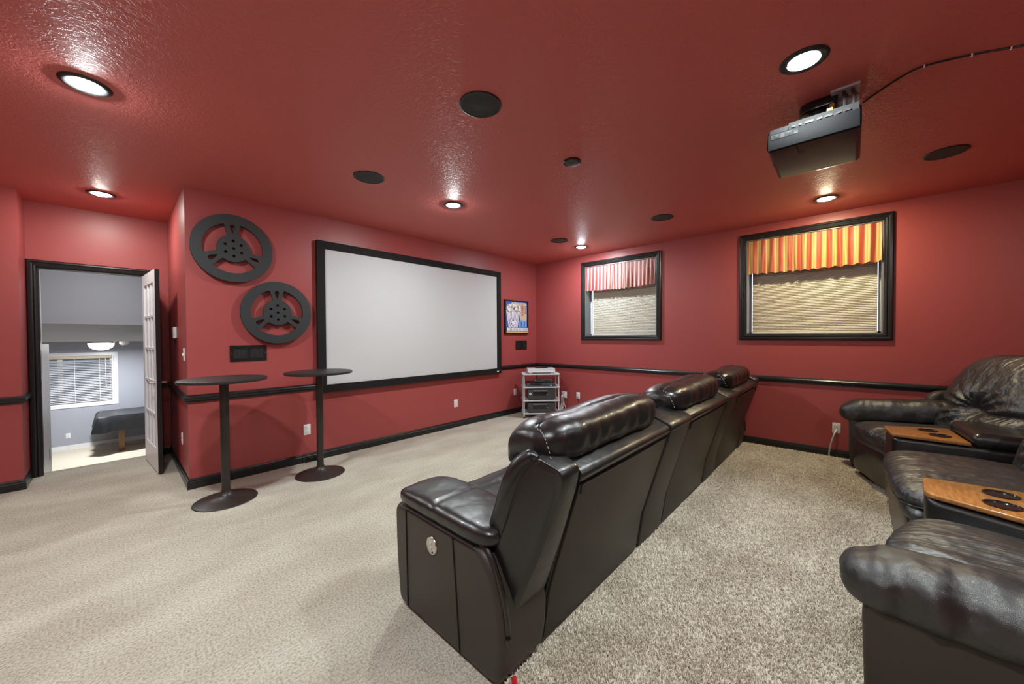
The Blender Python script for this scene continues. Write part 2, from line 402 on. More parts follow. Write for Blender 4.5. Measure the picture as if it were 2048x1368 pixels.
band('trim_3', RP, [(1.505, YS), (XC, YS), (XC, YD)], zr-.016)
band('trim_4', RP, [(XC-.027, YD), (DX1+.09, YD)], zr-.016)
band('trim_5', RP, [(XS, YD-.03), (XS, YST), (XL, YST)], zr-.016)

# ------------------------------------------------------------------ windows with striped valance and pleated shade
CP = [(0, 0), (0, .020), (.010, .030), (.022, .032), (.030, .024), (.040, .022), (.050, .030), (.060, .028), (.068, .016), (.072, .012), (.072, 0)]
def casing(parent, pts, prof, fn, m, name='casing_board'):
    n = len(pts)
    for i in range(n):
        a = Vector(pts[i]); b = Vector(pts[(i+1) % n]); d = (b-a).normalized(); nn = Vector((-d.y, d.x)); v = []; f = []; k = len(prof)
        for (o, h) in prof: q = a+d*o+nn*o; v.append(fn(q.x, q.y, h))
        for (o, h) in prof: q = b-d*o+nn*o; v.append(fn(q.x, q.y, h))
        for j in range(k): j2 = (j+1) % k; f.append((j, k+j, k+j2, j2))
        f += [tuple(range(k)), tuple(range(k, 2*k))]; obj(name, v, f, m, parent)
WO = [(2.016, 3.362, 1.286, 2.590), (-.320, 1.036, 1.296, 2.607)]
for i in (0, 1):
    y0, y1, z0, z1 = WIN[i]; a0, a1, b0, b1 = WO[i]
    w_ = thing(f'window_{i+1}', (XW, (y0+y1)/2, z0), None, None, kind='structure')
    w_['label'] = ('window with pale pleated shade and red striped valance by the corner', 'window with tan pleated shade and striped valance tinted gold above the sofa end')[i]
    casing(w_, [(a0, b0), (a1, b0), (a1, b1), (a0, b1)], CP, lambda u, v_, h: (XW-h, u, v_), 'trim')
    # jamb liner
    g = G(); j = .012
    g.box(XW-.002, y0, z0, XW+TW, y0+j, z1).box(XW-.002, y1-j, z0, XW+TW, y1, z1).box(XW-.002, y0+j, z0, XW+TW, y1-j, z0+j).box(XW-.002, y0+j, z1-j, XW+TW, y1-j, z1)
    g.out('jamb_liner', 'jamb', w_)
    g = G(); s = .018
    g.box(XW+.165, y0+j, z0+j, XW+.195, y0+j+s, z1-j).box(XW+.165, y1-j-s, z0+j, XW+.195, y1-j, z1-j).box(XW+.165, y0+j, z0+j, XW+.195, y1-j, z0+j+s).box(XW+.165, y0+j, z1-j-s, XW+.195, y1-j, z1-j)
    g.out('sash', 'white', w_)
    bx('pane', 'glass', w_, XW+.178, y0+j+s, z0+j+s, XW+.183, y1-j-s, z1-j-s)
    # pleated shade
    gl, gr = ((.013, .085), (.040, .048))[i]; xs = XW+.118; n = 62; zt = z1-.03; zb = z0+j+.002; V = []; F = []
    for k in range(2*n+1):
        z = zb+(zt-zb)*k/(2*n); dx = .011 if k % 2 else 0
        for q in range(13):
            yy = y0+gl+(y1-y0-gl-gr)*q/12
            V.append((xs+dx, yy, z+.0022*nz((yy, z, i), (3.5, 5, 1))))
    for k in range(2*n):
        for q in range(12): a = k*13+q; F.append((a, a+1, a+14, a+13))
    obj('pleated_shade', V, F, 'shade', w_)
    bx('shade_rail', 'shade', w_, xs-.006, y0+gl, zb-.001, xs+.014, y1-gr, zb+.016, b=.003)
    # gathered valance
    V = []; F = []; ny, nzv = 180, 10; zt = z1-j-.004; zb0 = 2.118 if i else 2.112; ya, yb = y0+j+.003, y1-j-.003; nf = (19, 14)[i]
    for k in range(nzv+1):
        t = k/nzv
        for q in range(ny+1):
            s = q/ny; yy = ya+(yb-ya)*s
            amp = (.004+.011*t)*(1+.5*math.sin(s*23+i)); ph = 2*PI*nf*s+1.2*math.sin(s*9+i)+.5*math.sin(t*3+s*17)
            sag = -.015*math.sin(PI*s)*t*(1-i*.2)+.006*math.sin(ph)*t
            V.append((XW+.006-amp*math.sin(ph)-.010*t+.004*nz((yy, t, i), (9, 4, 1)), yy, zt+(zb0-zt)*t+sag))
    for k in range(nzv):
        for q in range(ny): a = k*(ny+1)+q; F.append((a, a+1, a+ny+2, a+ny+1))
    obj('valance', V, F, ('stripeA', 'stripeB')[i], w_, smooth=True, angle=PI)
    bx('valance_board', 'trim', w_, XW+.022, ya, zt-.02, XW+.10, yb, zt)

# ------------------------------------------------------------------ doorway, french door, stair hall and lower room
d1 = thing('door_1', (DX1, YD, 0), None, None, kind='structure'); d1['label'] = 'open white french door in a black cased doorway'
CW = .071
prof = [(o*CW/.072, h) for o, h in CP]
fnD = lambda u, v_, h: (u, YD-h, v_)
# casing boards (left, head, right) with mitred top corners
for nm, a, b, ia, ib in (('casing_board', (DX1+CW, DZ+CW), (DX0-CW, DZ+CW), 1, 1), ('casing_board', (DX0-CW, DZ+CW), (DX0-CW, 0), 1, 0), ('casing_board', (DX1+CW, 0), (DX1+CW, DZ+CW), 0, 1)):
    a, b = Vector(a), Vector(b); d = (b-a).normalized(); nn = Vector((-d.y, d.x)); V = []; k = len(prof)
    for (o, h) in prof: q = a+d*o*ia+nn*o; V.append(fnD(q.x, q.y, h))
    for (o, h) in prof: q = b-d*o*ib+nn*o; V.append(fnD(q.x, q.y, h))
    F = [(j, k+j, k+(j+1) % k, (j+1) % k) for j in range(k)]+[tuple(range(k)), tuple(range(k, 2*k))]
    obj(nm, V, F, 'trim', d1)
g = G(); g.box(DX0, YD, 0, DX0+.005, YD+.06, DZ).box(DX1-.012, YD, 0, DX1, YD+.06, DZ).box(DX0+.005, YD, DZ-.012, DX1-.012, YD+.06, DZ); g.out('jamb', 'trim', d1)
g = G(); g.box(DX0, YD+.06, 0, DX0+.005, YD+.12, DZ).box(DX1-.012, YD+.06, 0, DX1, YD+.12, DZ).box(DX0+.005, YD+.06, DZ-.012, DX1-.012, YD+.12, DZ); g.out('jamb', 'white', d1)
bx('strike_plate', 'chrome', d1, DX0+.004, YD+.012, .88, DX0+.007, YD+.040, .95)
# leaf: hinge at the right jamb, swung into the room. local: s along leaf, t thickness (0 white face), z
A = Vector((.212, 5.800)); B = Vector((.272, 5.040)); ld = (B-A).normalized(); LWID = (B-A).length; ln_ = Vector((-ld.y, ld.x))
if ln_.x < 0: ln_ = -ln_
def LF(s, t, z): p = A+ld*s+ln_*t; return (p.x, p.y, z)
def lbox(g, s0, s1, t0, t1, z0, z1):
    v = [LF(s, t, z) for z in (z0, z1) for t in (t0, t1) for s in (s0, s1)]
    return g.add(v, [(0, 2, 3, 1), (4, 5, 7, 6), (0, 1, 5, 4), (2, 6, 7, 3), (0, 4, 6, 2), (1, 3, 7, 5)])
TH = .035; zl0, zl1 = .012, 2.045; st = .105; zr0, zr1 = .245, 1.925
leaf = lbox(lbox(lbox(lbox(G(), 0, st, 0, TH-.004, zl0, zl1), LWID-st, LWID-.002, 0, TH-.004, zl0, zl1), st, LWID-st, 0, TH-.004, zl0, zr0), st, LWID-st, 0, TH-.004, zr1, zl1).out('leaf_frame', 'white', d1)
lbox(lbox(lbox(lbox(lbox(G(), 0, st, TH-.004, TH, zl0, zl1), LWID-st, LWID, TH-.004, TH, zl0, zl1), st, LWID-st, TH-.004, TH, zl0, zr0), st, LWID-st, TH-.004, TH, zr1, zl1), LWID-.002, LWID, 0, TH-.004, zl0, zl1).out('black_face', 'trim', d1)
cw = (LWID-2*st); rh = (zr1-zr0)/5
for i in range(1, 3): lbox(G(), st+cw*i/3-.012, st+cw*i/3+.012, .003, TH-.003, zr0, zr1).out('muntin', 'white', d1)
for i in range(1, 5): lbox(G(), st, LWID-st, .002, TH-.002, zr0+rh*i-.012, zr0+rh*i+.012).out('muntin', 'white', d1)
for i in range(3):
    for j in range(5): lbox(G(), st+cw*i/3+.010, st+cw*(i+1)/3-.010, .015, .019, zr0+rh*j+.010, zr0+rh*(j+1)-.010).out('pane', 'pane', d1)
hz = .915; hs_ = LWID-.062
g = G()
for sg, t0 in ((-1, 0), (1, TH)):
    c_ = lathe([(0, 0), (.026, 0), (.026, .006), (.012, .010), (.010, .045), (0, .045)], n=20)
    v = [LF(hs_+a[0], t0+sg*a[2], hz+a[1]) for a in c_[0]]; g.add(v, c_[1])
    tv, tf = tube([LF(hs_, t0+sg*.042, hz), LF(hs_-.03, t0+sg*.045, hz), LF(hs_-.07, t0+sg*.046, hz), LF(hs_-.105, t0+sg*.043, hz+.002)], [.010, .009, .008, .007], 10); g.add(tv, tf)
g.out('lever_handle', 'chrome', d1, smooth=True)
for z in (.25, 1.03, 1.83):
    v, f = lathe([(0, z-.045), (.007, z-.045), (.007, z+.045), (0, z+.045)], (DX1-.004, YD-.012, 0), 12); obj('hinge', v, f, 'chrome', d1, smooth=True)
# stair hall beyond
ZL, YF, ZC2 = -1.08, 12.60, 1.305
v, f = box(-.66, YD+.12, ZL, DX0+.005, 6.56, 1.30); obj('wall_stair_left', v, f, 'white', kind='structure')  # half wall coloured white in place of the light falling on it
v, f = box(-1.42, YD+.12, 1.30, -1.30, 8.14, 2.57); obj('wall_hall_left', v, f, 'grey', kind='structure')
v, f = box(DX1+.14, YD+.12, ZL, DX1+.26, 9.0, 2.57); obj('wall_stair_right', v, f, 'grey', kind='structure')
v, f = box(-1.42, YD+.12, 2.45, .50, 8.14, 2.57); obj('ceiling_stair', v, f, 'grey', kind='structure')
v, f = slab([(8.0, 1.565), (8.0, 2.45), (8.14, 2.45), (8.14, 1.68), (10.0, 1.42), (10.0, 1.305)], -1.30, 1.9, fn=lambda u, v_, a: (a, u, v_)); obj('wall_bulkhead', v, f, 'grey', kind='structure')
v, f = box(-3.2, 6.56, ZC2, -1.30, YF+.1, ZC2+.1); obj('ceiling_low_side', v, f, 'grey', kind='structure')
v, f = box(-1.30, 10.0, ZC2, 3.2, YF+.1, ZC2+.1); obj('ceiling_low', v, f, 'grey', kind='structure')
v, f = box(-3.2, 6.0, ZL-.1, 3.2, YF+.1, ZL); obj('floor_low', v, f, 'lowcarpet', kind='structure')
v, f = box(-3.3, 6.0, ZL, -3.2, YF+.1, ZC2); obj('wall_low_left', v, f, 'grey', kind='structure')
v, f = box(3.2, 6.0, ZL, 3.3, YF+.1, ZC2); obj('wall_low_right', v, f, 'grey', kind='structure')
v, f = box(-3.2, 6.40, ZL, -.66, 6.56, ZC2); obj('wall_low_near', v, f, 'grey', kind='structure')
LW = (-.865, .965, -.03)
wy0, wy1, wz0, wz1 = -1.50, -.040, -.095, .985
v, f = sheet(-3.2, 3.2, ZL, ZC2, [(wy0, wy1, wz0, wz1)], lambda u, v_, t: (u, t, v_), YF, YF+.2); obj('wall_low_far', v, f, 'greylow', kind='structure')
v, f = box(-3.2, YF-.014, ZL, 3.2, YF, ZL+.095); obj('baseboard_low', v, f, 'white', kind='structure')
v, f = slab([(6.005, -.18), (6.28, -.18), (6.28, -.36), (6.55, -.36), (6.55, -.54), (6.82, -.54), (6.82, -.72), (7.09, -.72), (7.09, -.90), (7.36, -.90), (7.36, ZL), (6.005, ZL)], DX0+.005, DX1+.14, fn=lambda u, v_, a: (a, u, v_))
obj('stairs', v, f, 'lowcarpet', kind='structure')
w3 = thing('window_3', ((wy0+wy1)/2, YF, wz0), None, None, kind='structure'); w3['label'] = 'white basement window with horizontal blinds seen through the doorway'
casing(w3, [(wy0-.07, wz0-.07), (wy1+.075, wz0-.07), (wy1+.075, wz1+.06), (wy0-.07, wz1+.06)], [(0, 0), (0, .014), (.065, .018), (.072, .014), (.072, 0)], lambda u, v_, h: (u, YF-h, v_), 'white')
g = G(); g.box(wy0, YF, wz0, wy0+.015, YF+.2, wz1).box(wy1-.015, YF, wz0, wy1, YF+.2, wz1).box(wy0+.015, YF, wz0, wy1-.015, YF+.2, wz0+.015).box(wy0+.015, YF, wz1-.015, wy1-.015, YF+.2, wz1); g.out('jamb_liner', 'white', w3)
g = G()
for a0, a1 in ((wy0+.015, wy0+.055), (-.86, -.79), (wy1-.055, wy1-.015)): g.box(a0, YF+.12, wz0+.015, a1, YF+.16, wz1-.015)
for zz in (wz0+.015, wz1-.055): g.box(wy0+.055, YF+.12, zz, wy1-.055, YF+.16, zz+.04)
g.out('sash', 'white', w3)
bx('pane', 'glass', w3, wy0+.05, YF+.138, wz0+.05, wy1-.05, YF+.142, wz1-.05)
bx('head_rail', 'print cream', w3, wy0+.02, YF+.02, wz1-.075, wy1-.02, YF+.075, wz1-.018, b=.004)
sv, sf = slab([(-.024, -.004), (0, .001), (.024, -.004), (.024, -.0015), (0, .0035), (-.024, -.0015)], wy0+.03, wy1-.03, fn=lambda u, v_, a: (a, u*.95, v_+u*.22)); sl = None
for k in range(25):
    z = wz0+.045+k*.0375
    if sl is None: sl = obj('slat', [(a[0], YF+.05+a[1], z+a[2]) for a in sv], sf, 'white', w3); z00 = z
    else: c_ = sl.copy(); COL.objects.link(c_); c_.location = (0, 0, z-z00)
for xx in (-1.25, -.98, -.62, -.25): v, f = tube([(xx, YF+.026, wz0+.02), (xx, YF+.026, wz1-.07)], .0045, 6); obj('ladder_cord', v, f, 'white', w3)
v, f = tube([(-.16, YF+.018, wz1-.08), (-.155, YF+.016, wz0+.35)], .006, 8); obj('tilt_wand', v, f, 'white', w3)
# window well
V = []; F = []; nA, nZ = 26, 90
for i in range(nA+1):
    a = PI*i/nA
    for k in range(nZ+1):
        z = -.6+2.3*k/nZ; r = .95+.022*math.sin(z*2*PI/.068*.5)
        V.append(((wy0+wy1)/2+r*math.cos(a)*1.02, YF+.205+.85*r*math.sin(a), z))
for i in range(nA):
    for k in range(nZ): a = i*(nZ+1)+k; F.append((a, a+1, a+nZ+2, a+nZ+1))
obj('window_well', V, F, 'well', smooth=True, angle=PI, kind='structure')['label'] = 'corrugated steel window well outside the basement blinds'
# lower room lamp, alarm, outlet, covered table
t_ = thing('flush_ceiling_lamp', (-.195, 11.25, ZC2), 'glowing dome ceiling lamp in the lower room above the blinds', 'lamp')
v, f = lathe([(0, ZC2), (.20, ZC2), (.20, ZC2-.035), (.185, ZC2-.045)], (-.195, 11.25, 0), 36); obj('base_ring', v, f, 'chrome', t_, smooth=True)
v, f = lathe([(.185, ZC2-.04), (.178, ZC2-.09), (.15, ZC2-.135), (.10, ZC2-.165), (.04, ZC2-.18), (0, ZC2-.182)], (-.195, 11.25, 0), 36); obj('dome', v, f, 'lowlamp', t_, smooth=True)
ld_ = bpy.data.lights.new('lower_lamp_light', 'AREA'); ld_.energy = 85; ld_.color = (.93, .97, 1); ld_.shape = 'DISK'; ld_.size = .30
lo = bpy.data.objects.new('lower_lamp_light', ld_); COL.objects.link(lo); lo.parent = t_; lo.location = (0, 0, -.190)
t_ = thing('added_stair_lamp', (-.13, 6.85, 2.45), 'unseen dome lamp added over the stairs behind the door head', 'lamp')  # out of view, added to light the stairwell and bulkhead
v, f = lathe([(0, 2.45), (.16, 2.45), (.16, 2.42), (.15, 2.415)], (-.13, 6.85, 0), 32); obj('base_ring', v, f, 'chrome', t_, smooth=True)
v, f = lathe([(.15, 2.42), (.14, 2.39), (.10, 2.355), (.05, 2.34), (0, 2.335)], (-.13, 6.85, 0), 32); obj('dome', v, f, M['addedstairlamp'], t_, smooth=True)
t_ = thing('smoke_alarm', (.13, 11.3, ZC2), 'small white smoke alarm beside the dome lamp', 'smoke alarm')
v, f = lathe([(0, ZC2), (.075, ZC2), (.075, ZC2-.05), (.06, ZC2-.075), (0, ZC2-.08)], (.13, 11.3, 0), 28); obj('body', v, f, 'white', t_, smooth=True)
v, f = lathe([(.030, ZC2-.08), (.034, ZC2-.088), (.03, ZC2-.09), (0, ZC2-.09)], (.13, 11.3, 0), 20); obj('test_button', v, f, 'silver', t_, smooth=True)
t_ = thing('covered_game_table', (.55, 11.75, ZL), 'game table under a black vinyl cover in the lower room', 'table')
tx0, tx1, ty0, ty1, tz = -.26, 2.1, 11.42, 12.42, -.275
bx('table_body', 'oakleg', t_, tx0+.05, ty0+.05, tz-.26, tx1-.05, ty1-.05, tz-.01)
V = []; F = []; per = []
for s in range(40): per.append((tx0+(tx1-tx0)*s/40, ty0, 0, -1))
for s in range(20): per.append((tx1, ty0+(ty1-ty0)*s/20, 1, 0))
for s in range(40): per.append((tx1-(tx1-tx0)*s/40, ty1, 0, 1))
for s in range(20): per.append((tx0, ty1-(ty1-ty0)*s/20, -1, 0))
n = len(per)
for k, (dz, o) in enumerate(((0, -.04), (0, 0), (-.03, .012), (-.15, .020), (-.315, .03))):
    for i, (x, y, nx_, ny_) in enumerate(per):
        wv = (.012*math.sin(i*1.1)+.010*math.sin(i*.47))*k/4
        cor = 0
        if min(abs(x-tx0), abs(x-tx1)) < .15 and min(abs(y-ty0), abs(y-ty1)) < .15: cor = .05*k/4
        if nx_ < 0: cor += .045*k/4
        V.append((x+nx_*(o+wv+cor), y+ny_*(o+wv+cor), tz+dz-cor*.3))
for k in range(4):
    for i in range(n): i2 = (i+1) % n; F.append((k*n+i, k*n+i2, (k+1)*n+i2, (k+1)*n+i))
F.append(tuple(range(n)))
obj('vinyl_cover', V, F, 'vinyl', t_, smooth=True)
for x, y in ((.02, 11.60), (1.85, 11.60), (.02, 12.25), (1.85, 12.25)): bx('leg', 'oakleg', t_, x, y, ZL, x+.095, y+.095, tz-.26, b=.008)

# ------------------------------------------------------------------ ceiling lamps, speakers, sensor
LN = ['recessed ceiling lamp nearest the left picture edge', 'recessed ceiling lamp over the french door alcove', 'recessed ceiling lamp above the projection screen centre', 'cool white recessed lamp by the window and screen corner',
      'warm recessed lamp above the striped valance tinted gold', 'recessed ceiling lamp just above the projector', 'recessed ceiling lamp overhead of the standing viewer', 'recessed ceiling lamp behind the rear recliners', 'recessed ceiling lamp by the side wall behind the doorway stub']
lamp0 = None
def lamp(i, x, y, col, k):
    t_ = thing('recessed_lamp', (x, y, H), LN[i], 'ceiling lamp', 'recessed ceiling lamps')
    v, f = lathe([(.066, H), (.066, H-.006), (.078, H-.010), (.092, H-.008), (.099, H-.002), (.099, H)], (x, y, 0), 40); obj('trim_ring', v, f, 'black', t_, smooth=True)
    v, f = lathe([(.066, H-.004), (.064, H+.010), (.058, H+.035), (.056, H+.05)], (x, y, 0), 40); obj('baffle', v, f, 'baffle', t_, smooth=True)
    e = bpy.data.materials.new('lamp lens'); e.use_nodes = True; nt = e.node_tree; nt.nodes.clear()
    em = nt.nodes.new('ShaderNodeEmission'); em.inputs[0].default_value = (*col, 1); em.inputs[1].default_value = LAMP_W*k/(PI*PI*.058**2)
    ou = nt.nodes.new('ShaderNodeOutputMaterial'); nt.links.new(em.outputs[0], ou.inputs[0])
    if i == 5: pr_ = [(0, H+.030), (.030, H+.031), (.050, H+.035), (.057, H+.040)]
    else: pr_ = [(0, H-.021), (.022, H-.020), (.042, H-.0155), (.054, H-.008), (.060, H+.004)]
    v, f = lathe(pr_, (x, y, 0), 32); obj('lens', v, f, e, t_, smooth=True)
for i, (x, y, c_, k) in enumerate(LAMPS): lamp(i, x, y, c_, k)
SP = [(1.46, 1.587, 'round in-ceiling speaker nearest, between the projector and the left lamp', .122), (1.47, 2.985, 'round ceiling speaker above the left edge of the projection screen', .124), (4.254, 1.587, 'round ceiling speaker between the two shaded windows', .120), (4.265, 3.02, 'round ceiling speaker beside the cool corner lamp', .124), (4.20, -.51, 'round ceiling speaker to the right of the projector', .118)]
for x, y, lb, r in SP:
    t_ = thing('ceiling_speaker', (x, y, H), lb, 'speaker', 'round ceiling speakers')
    v, f = lathe([(r, H), (r, H-.005), (r-.004, H-.008), (r-.012, H-.008), (r-.014, H-.005)], (x, y, 0), 44); obj('rim', v, f, 'black', t_, smooth=True)
    v, f = lathe([(r-.013, H-.002), (r-.013, H-.006), (r*.5, H-.0075), (0, H-.008)], (x, y, 0), 44); obj('grille', v, f, 'grille', t_, smooth=True)
t_ = thing('ceiling_sensor', (2.411, 1.586, H), 'small domed black disc on the ceiling between the speakers', 'sensor')
v, f = lathe([(.068, H), (.068, H-.008), (.064, H-.014), (.052, H-.016)], (2.411, 1.586, 0), 32); obj('ring', v, f, 'blackgloss', t_, smooth=True)
v, f = lathe([(.052, H-.010), (.050, H-.018), (.03, H-.021), (0, H-.022)], (2.411, 1.586, 0), 32); obj('cover', v, f, 'dgrey', t_, smooth=True)

# ------------------------------------------------------------------ projection screen
t_ = thing('projection_screen', (2.95, YS, .74), 'large grey projection screen in a wide black frame', 'screen')
x0, x1, z0, z1 = 1.512, 4.390, .742, 2.430; fw = .085; D = .055
for nm, P in (('frame_side', [(x0, z0), (x0+fw, z0+fw), (x0+fw, z1-fw), (x0, z1)]), ('frame_side', [(x1, z0), (x1, z1), (x1-fw, z1-fw), (x1-fw, z0+fw)]), ('frame_top', [(x0, z1), (x0+fw, z1-fw), (x1-fw, z1-fw), (x1, z1)]), ('frame_bottom', [(x0, z0), (x1, z0), (x1-fw, z0+fw), (x0+fw, z0+fw)])):
    v, f = slab(P, YS-D, YS-.012, fn=XZ); obj(nm, v, f, 'velvet', t_)
bx('screen_fabric', 'screen', t_, x0+fw-.005, YS-.040, z0+fw-.005, x1-fw+.005, YS-.030, z1-fw+.005)
for x in (x0+.3, x1-.3): bx('wall_bracket', 'black', t_, x, YS-.03, z1-.16, x+.12, YS, z1-.10)
bx('badge', 'ivory', t_, x1-.105, YS-D-.002, z0+.030, x1-.060, YS-D, z0+.044)

# ------------------------------------------------------------------ film reels
def reel(cx, cz, R, label, rot):
    cu = bpy.data.curves.new('reel', 'CURVE'); cu.dimensions = '2D'; cu.fill_mode = 'BOTH'; cu.extrude = .011; cu.bevel_depth = .002; cu.bevel_resolution = 1
    def poly(pts):
        s = cu.splines.new('POLY'); s.points.add(len(pts)-1); s.use_cyclic_u = True
        for q, p in zip(s.points, pts): q.co = (p[0], p[1], 0, 1)
    circ = lambda c, r, n: [(c[0]+r*math.cos(2*PI*k/n), c[1]+r*math.sin(2*PI*k/n)) for k in range(n)]
    poly(circ((0, 0), R, 72))
    for k in range(3):
        a0 = PI/2+rot+2*PI*k/3
        # window between spokes
        c = a0+PI/3; ri, ro = .40*R, .745*R; pts = []
        ho, hi = math.radians(45), math.radians(43)
        for i in range(15): a = c-ho+2*ho*i/14; pts.append((ro*math.cos(a), ro*math.sin(a)))
        for i in range(13): a = c+hi-2*hi*i/12; pts.append((ri*math.cos(a), ri*math.sin(a)))
        pts = rnd(pts, [.09*R if i_ in (0, 14) else (.04*R if i_ in (15, 27) else 0) for i_ in range(28)], 5); poly(pts)
        # teardrop in the spoke
        pts = []
        for i in range(20):
            th = 2*PI*i/20; l = math.cos(th); wd = math.sin(th)*(.5+.5*l)
            r = R*(.56+.15*l); s = R*.085*wd*1.25
            pts.append((r*math.cos(a0)-s*math.sin(a0), r*math.sin(a0)+s*math.cos(a0)))
        poly(pts)
    for k in range(6): a = PI/2+rot+2*PI*k/6; poly(circ((.225*R*math.cos(a), .225*R*math.sin(a)), .046*R, 14))
    poly(circ((0, 0), .046*R, 14))
    tmp = bpy.data.objects.new('tmp', cu); COL.objects.link(tmp); bpy.context.view_layer.update()
    me = bpy.data.meshes.new_from_object(tmp.evaluated_get(bpy.context.evaluated_depsgraph_get())); bpy.data.objects.remove(tmp)
    me.name = 'film_reel'; me.materials.clear(); me.materials.append(M['reel'])
    me.transform(Matrix.Rotation(PI/2, 4, 'X'))
    t_ = thing('film_reel', (cx, YS-.042, cz), label, 'wall decoration', 'film reel wall decorations')
    o = bpy.data.objects.new('reel_plate', me); COL.objects.link(o); o.parent = t_; WL[o.name] = W0(t_)
    v, f = lathe([(0, -.0), (.03, -.0), (.03, .030), (0, .030)], (cx, YS-.030, cz), 16, 'y'); obj('spacer', v, f, 'black', t_)
reel(.775, 2.205, .316, 'upper black film reel cutout, higher and nearer the wall corner', math.radians(2))
reel(1.133, 1.613, .313, 'lower black film reel cutout, right beside the screen frame', math.radians(2))

# ------------------------------------------------------------------ wall registers
def register(cx, cz, label, n=13):
    t_ = thing('air_register', (cx, YS, cz), label, 'vent', 'black wall air registers')
    w_, h_ = .150, .077
    g = G(); iw, ih = .122, .048
    for P in ([(-w_, -h_), (w_, -h_), (iw, -ih), (-iw, -ih)], [(-w_, h_), (-iw, ih), (iw, ih), (w_, h_)], [(-w_, -h_), (-iw, -ih), (-iw, ih), (-w_, h_)], [(w_, -h_), (w_, h_), (iw, ih), (iw, -ih)]):
        vv = [(cx+p[0], YS-(.004 if i_ in (0,) else .004), cz+p[1]) for i_, p in enumerate(P)]
        v, f = slab([(cx+p[0], cz+p[1]) for p in P], YS-.008, YS, fn=XZ); g.add(v, f)
    g.out('frame', 'blackgloss', t_)
    bx('back_plate', 'slot', t_, cx-iw, YS-.002, cz-ih, cx+iw, YS-.0005, cz+ih)
    bx('centre_bar', 'blackgloss', t_, cx-.004, YS-.010, cz-ih, cx+.004, YS-.002, cz+ih)
    base = None
    for s in (-1, 1):
        for k in range(8):
            x = cx+s*(.014+k*.0135)
            v, f = box(-.0012, -.0075, -ih, .0012, -.0025, ih)
            if base is None: base = obj('louver', [(x+a[0], YS+a[1], cz+a[2]) for a in v], f, 'black', t_); bx0 = x
            else: c_ = base.copy(); COL.objects.link(c_); c_.location = (x-bx0, 0, 0)
    for s in (-1, 1): v, f = lathe([(0, -.0105), (.004, -.010), (.005, -.008)], (cx+s*.137, YS, cz), 12, 'y'); obj('screw', v, f, 'chrome', t_, smooth=True)
register(.890, 1.209, 'black louvred air register below the film reels')
register(4.955, 1.200, 'black louvred air register below the popcorn poster')

# ------------------------------------------------------------------ popcorn poster
t_ = thing('popcorn_poster', (4.81, YS, 1.40), 'framed popcorn bucket poster in the corner beside the screen', 'poster')
px0, px1, pz0, pz1 = 4.508, 5.118, 1.402, 1.992; fwid = .022; fd = .035
g = G(); g.box(px0, YS-fd, pz0, px0+fwid, YS, pz1).box(px1-fwid, YS-fd, pz0, px1, YS, pz1).box(px0+fwid, YS-fd, pz0, px1-fwid, YS, pz0+fwid).box(px0+fwid, YS-fd, pz1-fwid, px1-fwid, YS, pz1); g.out('frame', 'black', t_)
ax, aw, az, ah = px0+fwid, px1-px0-2*fwid, pz0+fwid, pz1-pz0-2*fwid
lay = [0]
def pp(name, pts, m, parent=None):
    lay[0] += 1; y = YS-.0200-.0004*lay[0]
    v, f = slab([(ax+u*aw, az+w*ah) for u, w in pts], y, YS-.019, fn=XZ); return obj(name, v, f, m, parent or t_)
rect = lambda a, b, c, d: [(a, b), (c, b), (c, d), (a, d)]
sheet_ = pp('print_sheet', rect(0, 0, 1, 1), 'print blue')
pp('sky_patch', [(.42, .70), (.66, .72), (.64, .97), (.48, .96)], 'print light blue', sheet_); pp('sky_patch', [(.60, .18), (.98, .18), (.98, .40), (.80, .42), (.64, .38)], 'print light blue', sheet_)
pp('sky_patch', rect(.70, .20, .76, .36), 'print blue', sheet_); pp('sky_patch', rect(.84, .20, .90, .36), 'print blue', sheet_)
pp('caption_panel', rnd([(.68, .40), (.98, .38), (.98, .97), (.64, .97), (.65, .55)], .05), 'print cream', sheet_); pp('caption_panel', [(.70, .42), (.97, .41), (.97, .56), (.69, .57)], 'print tan', sheet_)
bk = pp('popcorn_bucket', [(.14, .17), (.54, .17), (.66, .72), (.02, .74)], 'print white', sheet_)
for k in range(9):
    a = .06+k*.068; b = .165+k*.041; pp('bucket_stripe', [(b, .20), (b+.010, .20), (a+.016, .70), (a, .70)], 'print lilac', sheet_)
ci = lambda cx, cz, r, n=20, sq=1.: [(cx+r*math.cos(2*PI*k/n), cz+r*sq*math.sin(2*PI*k/n)) for k in range(n)]
pp('bucket_emblem', ci(.34, .32, .165, 26), 'print lilac', sheet_); pp('bucket_emblem', ci(.34, .31, .148, 26), 'print white', sheet_)
for k in range(9): a = 2*PI*k/9; pp('emblem_mark', ci(.34+.09*math.cos(a), .31+.09*math.sin(a), .022, 8), ('print lilac', 'print light blue', 'print dark')[k % 3], sheet_)
random.seed(3)
for k in range(34):
    u = random.uniform(.05, .63); top = .74+.22*max(0, 1-((u-.33)/.30)**2)**.5*.95
    pp('popcorn_piece', ci(u, random.uniform(.71, top), random.uniform(.035, .062), 9), random.choice(['print cream', 'print corn', 'print white', 'print cream']), sheet_)
def text(s, size, m, parent, fn):
    cu = bpy.data.curves.new('t', 'FONT'); cu.body = s; cu.size = size; cu.extrude = .0006; cu.align_x = 'CENTER'; cu.align_y = 'CENTER'
    tmp = bpy.data.objects.new('tmp', cu); COL.objects.link(tmp); bpy.context.view_layer.update()
    me = tmp.evaluated_get(bpy.context.evaluated_depsgraph_get()).to_mesh(); v = [fn(*p.co) for p in me.vertices]; f = [tuple(q.vertices) for q in me.polygons]
    bpy.data.objects.remove(tmp); return obj('lettering', v, f, m, parent)
yy = YS-.0200-.0004*(lay[0]+3)
